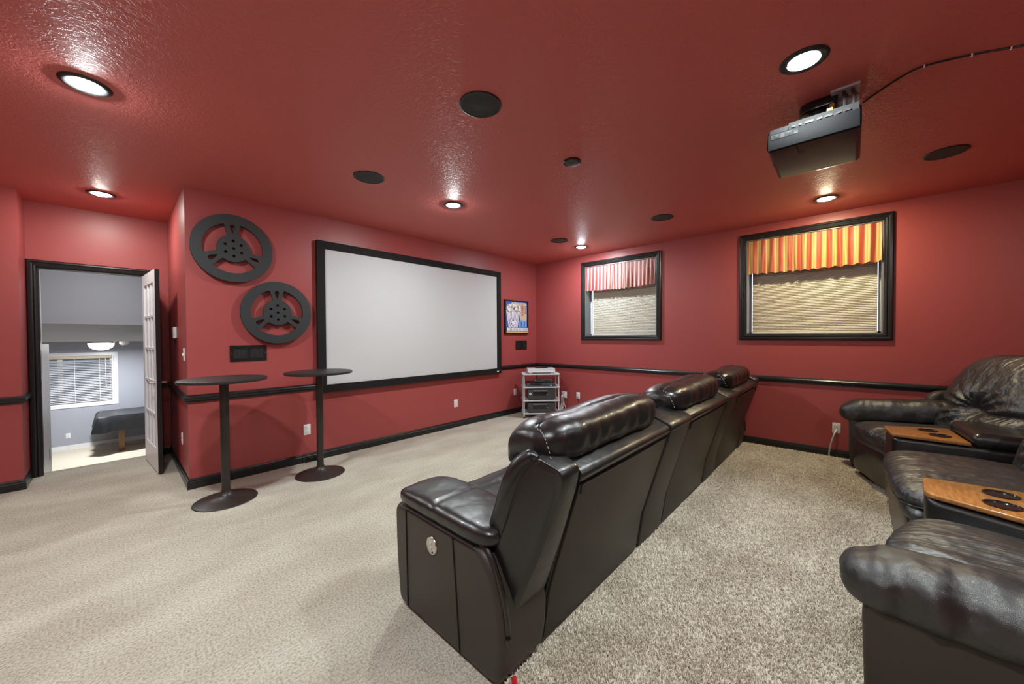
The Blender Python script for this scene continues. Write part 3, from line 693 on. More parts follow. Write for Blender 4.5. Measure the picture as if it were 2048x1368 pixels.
text('SWEET', .072, 'print red', sheet_, lambda x, y, z: (ax+.755*aw-y, yy-z, az+.77*ah+x))
text('AND', .066, 'print red', sheet_, lambda x, y, z: (ax+.89*aw-y, yy-z, az+.75*ah+x))
pp('tile_strip', rect(0, .045, 1, .165), 'print dark', sheet_)
for k in range(9): pp('letter_tile', rect(.012+k*.109, .065, .107+k*.109, .155), 'print white', sheet_)
for k in range(1, 9): pp('tile_mark', rect(.045+k*.109, .085, .060+k*.109, .135), 'print dark', sheet_)
pp('yellow_strip', rect(0, 0, 1, .040), 'print yellow', sheet_)

# ------------------------------------------------------------------ outlets, switch, thermostat
def plate(name, c, n, label, cat, duplex=True, w_=.07, h_=.115, toggle=False):
    """c centre on the wall, n 'x-','y-' wall facing"""
    fn = {'y': lambda u, v_, d: (c[0]+u, c[1]-d, c[2]+v_), 'x': lambda u, v_, d: (c[0]-d, c[1]-u, c[2]+v_)}[n]
    t_ = thing(name, c, label, cat, 'white wall plates')
    v, f = slab(rnd([(-w_/2, -h_/2), (w_/2, -h_/2), (w_/2, h_/2), (-w_/2, h_/2)], .008), 0, .006, .0025, fn=fn, n=2); obj('cover_plate', v, f, 'ivory', t_, smooth=True)
    if toggle: v, f = slab([(-.006, -.012), (.006, -.012), (.006, .014), (-.006, .014)], .004, .016, .002, fn=fn, n=2); obj('toggle', v, f, 'ivory', t_)
    elif duplex:
        for s in (-1, 1):
            v, f = slab(rnd([(-.017, s*.0195-.014), (.017, s*.0195-.014), (.017, s*.0195+.014), (-.017, s*.0195+.014)], .010), .004, .0085, .001, fn=fn, n=2); q = obj('socket', v, f, 'white', t_)
            g = G()
            for a in (-.007, .006): v, f = slab([(a-.0012, s*.0195-.003), (a+.0012, s*.0195-.003), (a+.0012, s*.0195+.007), (a-.0012, s*.0195+.007)], .008, .0089, fn=fn); g.add(v, f)
            v, f = slab(ci(0, s*.0195-.008, .0022, 8), .008, .0089, fn=fn); g.add(v, f); g.out('slots', 'slot', q)
    return t_
plate('wall_outlet', (1.407, YS, .353), 'y', 'white outlet under the screen between the two bar tables', 'outlet')
plate('wall_outlet', (3.460, YS, .356), 'y', 'white outlet low on the wall beneath the screen centre', 'outlet')
plate('wall_outlet', (4.785, YS, .377), 'y', 'white outlet on the screen wall just left of the equipment rack', 'outlet')
plate('wall_outlet', (XW, 3.72, .322), 'x', 'double white outlet beside the rack with bundled cables', 'outlet', w_=.116)
plate('wall_outlet', (XW, 3.43, .335), 'x', 'white outlet with black plug right of the bundled cables', 'outlet')
plate('wall_outlet', (XW, .106, .328), 'x', 'white outlet with white cord beside the far recliner arm', 'outlet')
plate('wall_outlet', (XC, 4.80, .378), 'x', 'white outlet low on the alcove return wall', 'outlet')
plate('light_switch', (XC, 4.53, 1.207), 'x', 'white light switch on the alcove return wall', 'switch', toggle=True)
t_ = thing('thermostat', (XC, 5.16, 1.41), 'white thermostat on the alcove return wall beside the french door', 'thermostat')
v, f = slab(rnd([(5.10, 1.355), (5.22, 1.355), (5.22, 1.475), (5.10, 1.475)], .012), XC-.028, XC, .006, fn=lambda u, v_, a: (a, u, v_), n=3); obj('housing', v, f, 'ivory', t_, smooth=True)
bx('display', 'silver', t_, XC-.0295, 5.125, 1.415, XC-.0275, 5.195, 1.455)
plate('wall_outlet', (-.73, YF, -.775), 'y', 'white outlet with plug in unit under the basement blinds', 'outlet')
plate('wall_outlet', (DX0+.005, 6.40, .10), 'x', 'white plate on the stair wall just inside the doorway', 'outlet', toggle=True)

# cords on the window wall
v, f = tube(bez([(XW-.012, 3.425, .318), (XW-.045, 3.415, .30), (XW-.035, 3.40, .20), (XW-.03, 3.44, .10), (XW-.06, 3.56, .02), (XW-.10, 3.70, .012)]), .004, 6); tag(obj('lamp_cord', v, f, 'black', smooth=True), 'thin black power cord hanging from the outlet near the rack', 'cord')
g = G()
random.seed(5)
for k in range(7):
    o_ = (random.uniform(-.02, .02), random.uniform(-.02, .02)); v, f = tube(bez([(XW-.012, 3.715+o_[0]*.4, .335-.01*k), (XW-.075-.01*random.random(), 3.71+o_[0], .30), (XW-.05+o_[1], 3.70+o_[0]*2, .18), (XW-.08-.03*random.random(), 3.69+o_[0]*3, .07), (XW-.17-.02*k, 3.72+.03*random.random(), .02+.006*k)]), .0045, 6); g.add(v, f)
tag(g.out('cable_bundle', 'whitecord', smooth=True), 'bundle of pale cables falling from the double outlet', 'cables')
v, f = tube(bez([(XW-.012, .105, .305), (XW-.045, .11, .30), (XW-.06, .125, .26), (XW-.05, .15, .15), (XW-.035, .165, .05), (XW-.02, .165, .006)]), .0075, 8); tag(obj('lamp_cord', v, f, 'whitecord', smooth=True), 'white power cord drooping from the outlet beside the recliners', 'cord')

# ------------------------------------------------------------------ bar tables
def bar_table(x, y, label):
    t_ = thing('bar_table', (x, y, 0), label, 'table', 'round black bar tables')
    v, f = lathe([(0, 1.022), (.296, 1.022), (.303, 1.018), (.303, 1.002), (.296, .998), (0, .998)], (x, y, 0), 64); obj('table_top', v, f, 'tabletop', t_, smooth=True)
    v, f = lathe([(.09, .998), (.09, .990), (.032, .986), (.030, .06), (.0, .06)], (x, y, 0), 32); obj('column', v, f, 'tablemetal', t_, smooth=True)
    v, f = lathe([(0, .085), (.034, .085), (.037, .070), (.050, .052), (.080, .036), (.130, .025), (.190, .014), (.218, .006), (.222, 0), (0, 0)], (x, y, 0), 64); obj('trumpet_base', v, f, 'tablemetal', t_, smooth=True)
bar_table(.612, 3.845, 'round black pedestal bar table nearest the doorway')
bar_table(1.372, 3.880, 'round black pedestal bar table in front of the screen corner')
g = G()
for dx in (-.045, .085): v, f = tube([(1.43+dx+.030*math.cos(a), YS-.03+.010*math.sin(a), .035+.028*math.sin(a)) for a in [2*PI*k/14 for k in range(15)]], .006, 6); g.add(v, f)
v, f = tube([(1.385, YS-.03, .012), (1.45, YS-.035, .008), (1.515, YS-.03, .012)], .006, 6); g.add(v, f)
tag(g.out('cable_coil', 'blackgloss', smooth=True), 'small coiled black cable at the baseboard behind the second bar table', 'cable')

# ------------------------------------------------------------------ equipment rack across the corner
RA = math.radians(-45); RR = Matrix.Translation((4.557, 3.958, 0)) @ Matrix.Rotation(RA, 4, 'Z')   # local x along the front, y to the back
rw, rd = .60, .36
def rb(name, m, parent, x0, y0, z0, x1, y1, z1, b=.004, **k): v, f = box(x0, y0, z0, x1, y1, z1, b); return obj(name, place(v, RR), f, m, parent, smooth=b > 0, **k)
def rthing(name, x, y, z, label, cat, group=None): return thing(name, RR @ Vector((x, y, z)), label, cat, group)
t_ = rthing('equipment_rack', rw/2, rd/2, 0, 'pale grey metal equipment rack across the room corner', 'rack')
SH = [.085, .300, .520, .735]
for z in SH:
    v, f = slab(rnd([(-.012, -.012), (rw+.012, -.012), (rw+.012, rd+.012), (-.012, rd+.012)], .03), z-.020, z, .004, fn=XYZ, n=2); s_ = obj('shelf', place(v, RR), f, 'rack', t_, smooth=True)
for x in (.012, rw-.012):
    for y in (.012, rd-.012):
        v, f = tube([(x, y, .015), (x, y, .728)], .012, 12); p_ = obj('post', place(v, RR), f, 'rack', t_, smooth=True)
        v, f = lathe([(0, 0), (.015, 0), (.015, .02), (.011, .03), (0, .03)], (x, y, 0), 12); obj('foot', place(v, RR), f, 'black', p_, smooth=True)
def receiver(z, h, label, disp):
    t_ = rthing('av_receiver', rw/2, rd/2, z, label, 'receiver', 'stacked receivers')
    rb('chassis', 'black', t_, .075, .02, z+.012, .525, rd-.01, z+h, .005)
    rb('front_panel', 'dgrey', t_, .072, .008, z+.012, .528, .022, z+h, .003)
    rb('display_window', 'blackgloss', t_, .16, .0055, z+h*.42, .40, .009, z+h*.78, 0)
    for k, x in enumerate((.115, .475)):
        v, f = lathe([(0, -.018), (.020, -.018), (.022, 0), (0, 0)], (0, 0, 0), 20, 'y'); obj('knob', place([(a[0]+x, a[1]+.008, a[2]+z+h*.6) for a in v], RR), f, 'silver' if disp and k == 0 else 'dgrey', t_, smooth=True)
    for k in range(10): rb('button', 'silver' if disp else 'rack', t_, .165+k*.024, .005, z+h*.86, .180+k*.024, .009, z+h*.92, 0)
    for k in range(6): rb('button', 'dgrey', t_, .17+k*.04, .005, z+h*.22, .195+k*.04, .009, z+h*.30, 0)
    rb('status_light', 'silver', t_, .385, .0045, z+h*.50, .400, .009, z+h*.56, 0)
    for x in (.11, .49):
        for y in (.05, rd-.05): v, f = lathe([(0, 0), (.018, 0), (.018, .013), (0, .013)], (x, y, z), 12); obj('foot', place(v, RR), f, 'black', t_)
    for k in range(9): rb('vent_slot', 'slot', t_, .13+k*.038, .06, z+h-.0005, .15+k*.038, rd-.06, z+h+.0008, 0)
receiver(SH[0], .165, 'black receiver on the lowest rack shelf', False)
receiver(SH[1], .175, 'black receiver with lit buttons on the middle rack shelf', True)
t_ = rthing('disc_player', rw/2, rd/2, SH[2], 'low black disc player on the second rack shelf', 'disc player')
rb('chassis', 'black', t_, .06, .03, SH[2]+.008, .53, rd-.02, SH[2]+.062, .004); rb('front_panel', 'dgrey', t_, .058, .018, SH[2]+.008, .532, .032, SH[2]+.062, .003); rb('disc_tray', 'blackgloss', t_, .12, .0155, SH[2]+.036, .30, .019, SH[2]+.052, 0); rb('display_window', 'silver', t_, .44, .0155, SH[2]+.016, .48, .019, SH[2]+.03, 0)
for x in (.09, .50):
    for y in (.06, rd-.06): rb('foot', 'black', t_, x-.012, y-.012, SH[2], x+.012, y+.012, SH[2]+.009, 0)
zt = SH[2]+.062
t_ = rthing('game_controller', .30, .10, zt, 'black and silver game controller on the disc player', 'controller')
v, f = cushion((0, 0, 0), (.17, .075, .042), 2.6, (14, 8, 6), lambda q, p, n_: p+Vector((0, -.03*abs(q.x)**3, 0))); obj('grip_body', place([(a[0]+.27, a[1]+.105, a[2]+zt+.021) for a in v], RR), f, 'dgrey', t_, smooth=True)
for x in (.24, .30): v, f = lathe([(0, .012), (.010, .012), (.012, .006), (.007, 0), (0, 0)], (x, .10, zt+.036), 12); obj('thumb_stick', place(v, RR), f, 'blackgloss', t_, smooth=True)
v, f = lathe([(0, .004), (.010, .003), (.010, 0), (0, 0)], (.27, .105, zt+.041), 12); obj('centre_button', place(v, RR), f, 'silver', t_, smooth=True)
t_ = rthing('set_top_box', .36, .22, zt, 'slim silver box lying on the disc player', 'box'); rb('casing', 'silver', t_, .20, .155, zt, .50, .32, zt+.042, .005); rb('front_strip', 'dgrey', t_, .21, .1535, zt+.010, .49, .156, zt+.030, 0); rb('front_button', 'chrome', t_, .46, .152, zt+.015, .475, .154, zt+.025, 0)
t_ = rthing('cable_box', .33, .18, SH[3], 'silver cable box on top of the equipment rack', 'box')
rb('casing', 'silver', t_, .075, .04, SH[3]+.016, .535, .32, SH[3]+.082, .005); rb('front_strip', 'white', t_, .08, .037, SH[3]+.022, .53, .041, SH[3]+.052, 0)
for x in (.13, .48):
    for y in (.07, .28): rb('foot', 'silver', t_, x-.018, y-.018, SH[3], x+.018, y+.018, SH[3]+.018, .003)
t_ = rthing('remote_control', .32, .16, SH[3]+.082, 'black remote control resting on the silver cable box', 'remote'); rb('body', 'black', t_, .21, .13, SH[3]+.082, .42, .18, SH[3]+.10, .006)
for k in range(8): rb('key', 'dgrey', t_, .225+k*.022, .142, SH[3]+.0995, .237+k*.022, .168, SH[3]+.102, 0)
v, f = tube(bez([(.26, .30, .708), (.25, .27, .66), (.24, .25, .645), (.23, .245, .635)]), .013, 8); tag(obj('ribbon_cable', place(v, RR), f, 'rack', smooth=True), 'thick grey cable hanging inside the top of the rack', 'cable')
v, f = tube(bez([(-.02, .33, .40), (-.045, .32, .34), (-.05, .32, .28), (-.03, .33, .22), (-.01, .34, .20)]), .004, 6); tag(obj('loose_cable', place(v, RR), f, 'black', smooth=True), 'thin dark cable looping out of the left of the rack', 'cable')
t_ = rthing('power_strip', .66, .10, 0, 'white power adapter box on the floor beside the rack', 'power strip'); rb('body', 'ivory', t_, .62, .06, .0, .72, .20, .085, .008)
rb('socket', 'slot', t_, .645, .0585, .03, .655, .061, .05, 0); rb('socket', 'slot', t_, .675, .0585, .03, .685, .061, .05, 0)

# ------------------------------------------------------------------ projector on its ceiling mount
t_ = thing('projector', (2.78, .165, H), 'large black home projector hanging from the ceiling', 'projector')
X0, X1, Y0, Y1, Z0, Z1 = 2.520, 3.03, -.035, .356, 2.385, 2.525
prof = rnd([(X0, Z0+.010), (X0+.20, Z0), (X1-.03, Z0-.006), (X1, Z1-.06), (X1-.05, Z1), (X0+.03, Z1)], [.012, .2, .05, .05, .04, .010], 6)
v, f = slab(prof, Y0, Y1, .022, fn=lambda u, v_, a: (u, a, v_), n=4); obj('body', v, f, 'under', t_, smooth=True)
v, f = slab(rnd([(Y0+.006, Z0+.008), (Y1-.006, Z0+.008), (Y1-.006, Z0+.098), (Y0+.006, Z0+.098)], .006), X0-.004, X0+.02, .003, fn=lambda u, v_, a: (a, u, v_), n=2); obj('side_panel', v, f, 'pjside', t_, smooth=True)
bx('connector_bay', 'gap', t_, X0+.004, Y0+.01, Z0+.096, X0+.03, Y1-.10, Z1-.006)
k_ = 0
for y, w_, m_ in ((.225, .018, 'silver'), (.20, .012, 'chrome'), (.175, .012, 'chrome'), (.15, .026, 'silver'), (.115, .022, 'chrome'), (.075, .030, 'chrome'), (.04, .02, 'silver'), (.005, .022, 'chrome')): bx('connector', 'port', t_, X0-.002, y, Z0+.103, X0+.01, y+w_, Z0+.113)
bx('rating_label', 'label', t_, X0-.0055, .215, Z0+.064, X0-.0035, .335, Z0+.090)
v, f = lathe([(.0, .004), (.052, .003), (.060, 0), (.066, -.004), (.066, -.03)], (X0+.25, Y1+.001, (Z0+Z1)/2), 32, 'y'); lens = obj('lens_ring', v, f, 'black', t_, smooth=True)
v, f = lathe([(0, .010), (.025, .009), (.044, .005)], (X0+.25, Y1+.001, (Z0+Z1)/2), 28, 'y'); obj('lens_glass', v, f, 'blackgloss', lens, smooth=True)
v, f = tube([(X0+.012, .225, Z0-.001), (X0+.12, .220, Z0-.0015), (X0+.13, .20, Z0-.001)], .0016, 6); obj('hatch_seam', v, f, 'gap', t_)
for y in (.055, .075): v, f = lathe([(0, -.002), (.004, -.002), (.004, .004)], (X0+.30, y, Z0+.012), 10); obj('status_light', v, f, 'yellow', t_)
bx('badge', 'silver', t_, X0+.335, .245, Z0+.010, X0+.35, .262, Z0+.016)
# mount
bx('ceiling_plate', 'rack', t_, 2.70, -.030, H-.012, 2.80, .090, H)
bx('ceiling_plate', 'rack', t_, 2.84, -.030, H-.022, 2.935, .090, H)
bx('bracket_web', 'rack', t_, 2.845, -.028, H-.10, 2.852, .088, H-.022)
v, f = slab(rnd([(2.74, .06), (2.90, .06), (2.90, .235), (2.74, .235)], [.01, .01, .075, .075], 8), H-.050, H-.0, .006, fn=XYZ, n=3); obj('mount_cup', v, f, 'blackgloss', t_, smooth=True)
v, f = tube([(2.82, .15, H-.05), (2.82, .15, Z1-.01)], .045, 20); obj('mount_tube', v, f, 'black', t_, smooth=True)
for (x, y) in ((2.64, .04), (2.64, .28), (2.90, .04), (2.90, .28)):
    v, f = tube([(2.82, .15, Z1+.022), (x, y, Z1+.016), (x, y, Z1-.004)], .009, 8); obj('mount_leg', v, f, 'black', t_, smooth=True)
v, f = tube([(2.74, .085, H-.06), (2.84, .085, H-.065)], .012, 10); obj('mount_bolt', v, f, 'brass', t_, smooth=True)
bx('connector', 'yellow', t_, X0+.045, .075, Z1+.002, X0+.075, .10, Z1+.026, b=.003)
for dy in (0, -.035):
    v, f = tube(bez([(X0+.01, .03+dy, Z1-.012), (2.58, .03+dy, Z1+.05), (2.66, .035+dy, H-.05), (2.75, .03+dy, H-.02), (2.81, .02+dy, H-.006)]), .007, 8); obj('signal_cable', v, f, 'black', t_, smooth=True)
cb = thing('ceiling_cable', (2.80, -.3, H), 'thin black cable clipped along the ceiling from the projector', 'cable')
cpts = [(2.95, -.045, H-.008), (2.89, -.10, H-.005), (2.82, -.165, H-.005), (2.775, -.225, H-.005), (2.77, -.28, H-.005), (2.81, -.41, H-.005), (2.885, -.57, H-.005), (3.0, -.80, H-.005), (3.2, -1.2, H-.005), (3.4, -1.7, H-.005)]
v, f = tube(bez(cpts), .0045, 8); obj('cable', v, f, 'black', cb, smooth=True)
for p in ((2.768, -.262), (2.815, -.42), (2.872, -.545), (3.03, -.86)): v, f = tube([(p[0]-.009, p[1], H-.001), (p[0]-.006, p[1], H-.010), (p[0]+.006, p[1], H-.010), (p[0]+.009, p[1], H-.001)], .003, 6); obj('clip', v, f, 'ivory', cb)

# ------------------------------------------------------------------ the long front sofa
SO = thing('theater_sofa', (3.12, 1.3, 0), 'long black leather three seat theater sofa facing the screen', 'sofa')
YZ = lambda u, v_, a: (a, u, v_)
SX0, SX1 = .965, 5.275
SEATS = [(1.250, 2.235), (2.630, 3.615), (4.010, 4.990)]; CONS = [(2.235, 2.630), (3.615, 4.010)]
rearY = lambda z: .992-.04*min(z, .25)/.25 - max(0, z-.25)*.307        # leaning rear face
def arm(x0, x1, side):
    o = x0 if side < 0 else x1; lab = 'near' if side < 0 else 'far'
    P = rnd([(1.690, .012), (1.722, .28), (1.727, .515), (1.075, .515), (1.015, .455), (.968, .345), (.946, .235), (.956, .11), (.978, .012)], [.05, .2, .06, .06, .06, .08, .08, .06, .05], 5)
    v, f = slab(P, x0, x1, .030, fn=lambda u, v_, a: (a, u, v_), n=5); ob = obj('arm_body', v, f, 'panel', SO, smooth=True)
    bead = [(1.10, .517), (1.06, .508), (1.020, .466), (.985, .396), (.960, .320), (.947, .250), (.947, .18)]
    v, f = tube(bez([(o-side*.028, y, z) for y, z in bead], 4), [.006]+[.012]*23+[.006], 8); obj('arm_bead', v, f, 'leather', ob, smooth=True)
    xo = o+side*.002
    for (ya, yb_) in ((1.612, 1.600), (1.243, 1.200)):
        v, f = tube([(xo, ya, .500), (xo, (ya+yb_)/2, .28), (xo, yb_, .03)], .0035, 6); obj('seam', v, f, 'piping', ob)
    sd = side*1.3
    def pf(q, p, n_):
        d = .004*nz(p, (6, 9, 6), 3+sd)*max(0, q.z+.3)+.002*nz(p, (20, 20, 20), 8+sd)
        dip = -.010*math.exp(-((p.y-.03)/.010)**2)*max(0, q.z)
        dz = .012*max(0, q.y)**3*0-.05*max(0, -q.y-.55)**1.5*0
        return p+n_*d+Vector((0, 0, dip+dz-.03*max(0, q.y-.6)*max(0, q.z)))
    v, f = cushion(((x0+x1)/2, 1.365, .556), (x1-x0+.020, .705, .094), (5, 6, 3), (20, 44, 12), pf); pd = obj('arm_pad', v, f, 'leather', SO, smooth=True, angle=PI)
    v, f = tube([(xo+side*.004, 1.63, .524), (xo+side*.006, 1.40, .524), (xo+side*.004, 1.10, .520)], .004, 6); obj('piping', v, f, 'piping', pd)
arm(SX0, 1.250, -1); arm(4.990, SX1, 1)
# power button plate on the near arm side
bp = lathe([(0, -.006), (.030, -.006), (.036, -.004), (.038, 0)], (0, 0, 0), 30, 'x'); pl_ = obj('power_plate', [(SX0-.001+a[0], 1.394+a[1], .409+a[2]*1.08) for a in bp[0]], bp[1], 'chrome', SO, smooth=True)
for dz in (.014, -.010): v, f = lathe([(0, -.004), (.007, -.003), (.008, 0)], (SX0-.007, 1.394, .409+dz), 12, 'x'); obj('power_button', v, f, 'silver', pl_, smooth=True)
v, f = lathe([(0, -.002), (.004, -.002), (.004, 0)], (SX0-.0075, 1.382, .383), 10, 'x'); obj('charging_port', v, f, 'slot', pl_)
ZT = .812
def back_profile(d=0.):
    r = lambda z: rearY(z)+d
    return [(r(.02), .02), (r(.25), .25), (r(.55), .55), (r(ZT-.012), ZT-.012), (r(ZT)+.018, ZT+.004), (.925, .868), (.985, .865), (1.03, .80), (1.12, .50), (1.16, .30), (1.16, .02)]
def head(x0, x1, seed):
    """pillow headrest draped on the back top"""
    L_ = x1-x0
    def hf(q, p, n_):
        ends = abs(q.x)**8; back = max(0, -q.y)
        pk = .006*math.sin(p.x*46+seed+2.5*nz(p, (4, 4, 4), seed))*back*(1-ends)*max(0, .9-abs(q.z))
        fold = .011*nz(p, (4.5, 3, 3), seed+4)+.0022*nz(p, (26, 8, 8), seed)
        dim = -.006*abs(nz(p, (24, 24, 24), seed+9))*ends
        lift = .016*math.exp(-((p.x/L_-.24)/.22)**2)
        p = p+n_*(pk+fold+dim)+Vector((0, 0, lift*max(0, q.z)))
        p.z -= .007*math.exp(-((q.y+.16)/.05)**2)*max(0, q.z)*(1-ends)
        p.z -= .10*max(0, q.y)**2*(.6+.4*(1-q.z)); p.y += -.06*p.z
        return p
    v, f = cushion(((x0+x1)/2, .985, .913), (L_, .33, .190), (7, 3.1, 3.0), (84, 30, 20), hf); h_ = obj('headrest', v, f, 'leather', SO, smooth=True, angle=PI)
    zt_ = lambda x: .999+.016*math.exp(-(((x-(x0+x1)/2)/L_-.24)/.22)**2)+.011*nz((x-(x0+x1)/2, -.027, .09), (4.5, 3, 3), seed+4)
    pts = [(x0+.04+(L_-.08)*k/20, .9535, zt_(x0+.04+(L_-.08)*k/20)-.006) for k in range(21)]
    v, f = tube(bez(pts, 3), .0032, 6); obj('welt', v, f, 'piping', h_, smooth=True)
    for k in range(9): t1 = k/9; y_ = .935-.085*t1**.8; z_ = .985-.115*t1**1.6; v, f = tube([(x0+.008+.02*(1-t1), y_, z_), (x0+.008+.02*(1-t1), y_-.004, z_-.008)], .0016, 5); obj('stitch', v, f, 'silver', h_)
for i, (x0, x1) in enumerate(SEATS):
    v, f = slab(rnd(back_profile(.012), [0, 0, 0, .02, .02, .03, .03, .04, .1, .1, .02], 3), x0+.004, x1-.004, .012, fn=YZ, n=2); obj('backrest', v, f, 'leather', SO, smooth=True)
    zt2 = ZT-.058
    P = [(rearY(.02), .02), (rearY(.25), .25), (rearY(.5), .5), (rearY(zt2), zt2), (rearY(zt2)+.03, zt2+.004), (rearY(.5)+.03, .5), (rearY(.25)+.03, .25), (rearY(.02)+.03, .02)]
    v, f = slab(P, x0+.016, x1-.016, .006, fn=YZ, n=2); rp = obj('rear_panel', v, f, 'panel', SO, smooth=True)
    v, f = tube([(x0+.012, rearY(zt2)-.003, zt2-.03), (x0+.022, rearY(zt2)-.002, zt2+.002)]+[(x0+.05+(x1-x0-.10)*k/8, rearY(zt2)-.002, zt2+.004-.003*math.sin(PI*k/8)) for k in range(9)]+[(x1-.022, rearY(zt2)-.002, zt2+.002), (x1-.012, rearY(zt2)-.003, zt2-.03)], .0045, 6); obj('welt', v, f, 'piping', rp, smooth=True)
    P = [(rearY(ZT-.050)+.006, ZT-.050), (rearY(ZT)-.004, ZT-.012), (rearY(ZT)+.012, ZT+.010), (.915, .872), (.915, .85), (rearY(ZT)+.05, ZT-.04)]
    v, f = slab(rnd(P, [.01, .012, .012, .01, .01, .01], 3), x0+.006, x1-.006, .008, fn=YZ, n=2); obj('top_roll', v, f, 'leather', SO, smooth=True)
    head(*[(1.135, 2.240), (2.50, 3.61), (3.88, 4.97)][i], 3.1*i+1)
    # inner back cushion, seat, footrest
    v, f = cushion(((x0+x1)/2, 1.10, .62), (x1-x0-.02, .17, .46), (7, 3, 4), (20, 8, 14), lambda q, p, n_: p+Vector((0, -.25*p.z, 0))+n_*.006*nz(p, (9, 9, 9), 2)); obj('back_cushion', v, f, 'leather', SO, smooth=True, angle=PI)
    sf_ = lambda q, p, n_: p+n_*(.006*nz(p, (9, 5, 7), 5+i))+Vector((0, 0, .018*max(0, q.y)**2*max(0, q.z)-.016*math.exp(-((q.y-.45)/.07)**2)*max(0, q.z)))
    v, f = cushion(((x0+x1)/2, 1.455, .385), (x1-x0-.012, .60, .165), (8, 6, 3.5), (22, 26, 10), sf_); obj('seat_cushion', v, f, 'leather', SO, smooth=True, angle=PI)
    v, f = slab(rnd([(1.69, .05), (1.745, .05), (1.752, .40), (1.69, .42)], .015, 3), x0+.006, x1-.006, .012, fn=YZ, n=2); obj('footrest', v, f, 'leather', SO, smooth=True)
for i, (x0, x1) in enumerate(CONS):
    v, f = slab(rnd(back_profile(-.006), [0, 0, 0, .02, .03, .03, .03, .04, .1, .1, .02], 3), x0+.012, x1-.012, .014, fn=YZ, n=2); cb_ = obj('console_back', v, f, 'panel', SO, smooth=True)
    P = [(rearY(ZT-.03)-.012, ZT-.03), (rearY(ZT)-.012, ZT-.006), (rearY(ZT)+.010, ZT+.016), (.93, .882), (.96, .875), (.90, .82)]
    v, f = slab(rnd(P, .012, 3), x0+.012, x1-.012, .010, fn=YZ, n=2); obj('top_roll', v, f, 'leather', SO, smooth=True)
    v, f = slab(rnd([(1.13, .02), (1.715, .02), (1.715, .50), (1.13, .50)], .03, 3), x0+.004, x1-.004, .01, fn=YZ, n=2); obj('console_body', v, f, 'panel', SO, smooth=True)
    v, f = cushion(((x0+x1)/2, 1.33, .54), (x1-x0-.01, .42, .11), (5, 5, 3), (14, 18, 8)); ld2 = obj('console_lid', v, f, 'leather', SO, smooth=True, angle=PI)
    for dx in (-.09, .09): v, f = lathe([(.052, .502), (.052, .507), (.044, .507), (.043, .44), (0, .44)], ((x0+x1)/2+dx, 1.63, 0), 24); obj('cup_holder', v, f, 'chrome', SO, smooth=True)
# leaning end wings wrapped behind the arms
for side in (-1, 1):
    xin = 1.250 if side < 0 else 4.990
    P = rnd([(.985, .215), (rearY(.27)+.004, .30), (rearY(.55)+.002, .55), (rearY(.79)+.002, .79), (rearY(.84)+.010, .848), (.895, .894), (.950, .885), (1.000, .770), (1.065, .600), (1.130, .43), (1.120, .33)], [.035, .05, .1, .06, .04, .05, .06, .1, .1, .04, .05], 4)
    def wf(u, v_, a):
        k = min(1, max(0, (1.02-u)/.20)); k = k*k*(3-2*k)
        return (xin+side*a*(1-.42*k*(a/.228)), u, v_)
    v, f = slab(P, 0, .228, .020, fn=wf, n=5); wg = obj('back_wing', v, f, 'leather', SO, smooth=True, angle=math.radians(50))
    fr = [(1.128, .415), (1.098, .50), (1.060, .60), (1.022, .70), (.984, .80), (.952, .862), (.915, .893), (.880, .893)]
    v, f = tube(bez([(xin+side*(.205-.05*max(0, (z-.84)/.05)), y, z) for y, z in fr], 4), [.020]+[.026]*24+[.020, .015, .010, .006], 12); obj('front_roll', v, f, 'leather', wg, smooth=True)
    v, f = tube(bez([(xin+side*(.2275-.05*max(0, (z-.83)/.05)), y-.060, z-.004) for y, z in fr[:7]], 4), .0022, 6); obj('seam', v, f, 'piping', wg)
t_ = thing('red_cord', (1.03, .93, 0), 'short red cord end on the carpet at the sofa rear corner', 'cord')
v, f = tube(bez([(1.030, .952, .012), (1.022, .936, .030), (1.012, .918, .028), (1.008, .90, .018), (.99, .89, .012)]), .008, 8); obj('cord', v, f, 'redcord', t_, smooth=True)
v, f = tube([(1.022, .94, .028), (1.027, .950, .042)], .011, 10); obj('plug', v, f, 'redcord', t_, smooth=True)

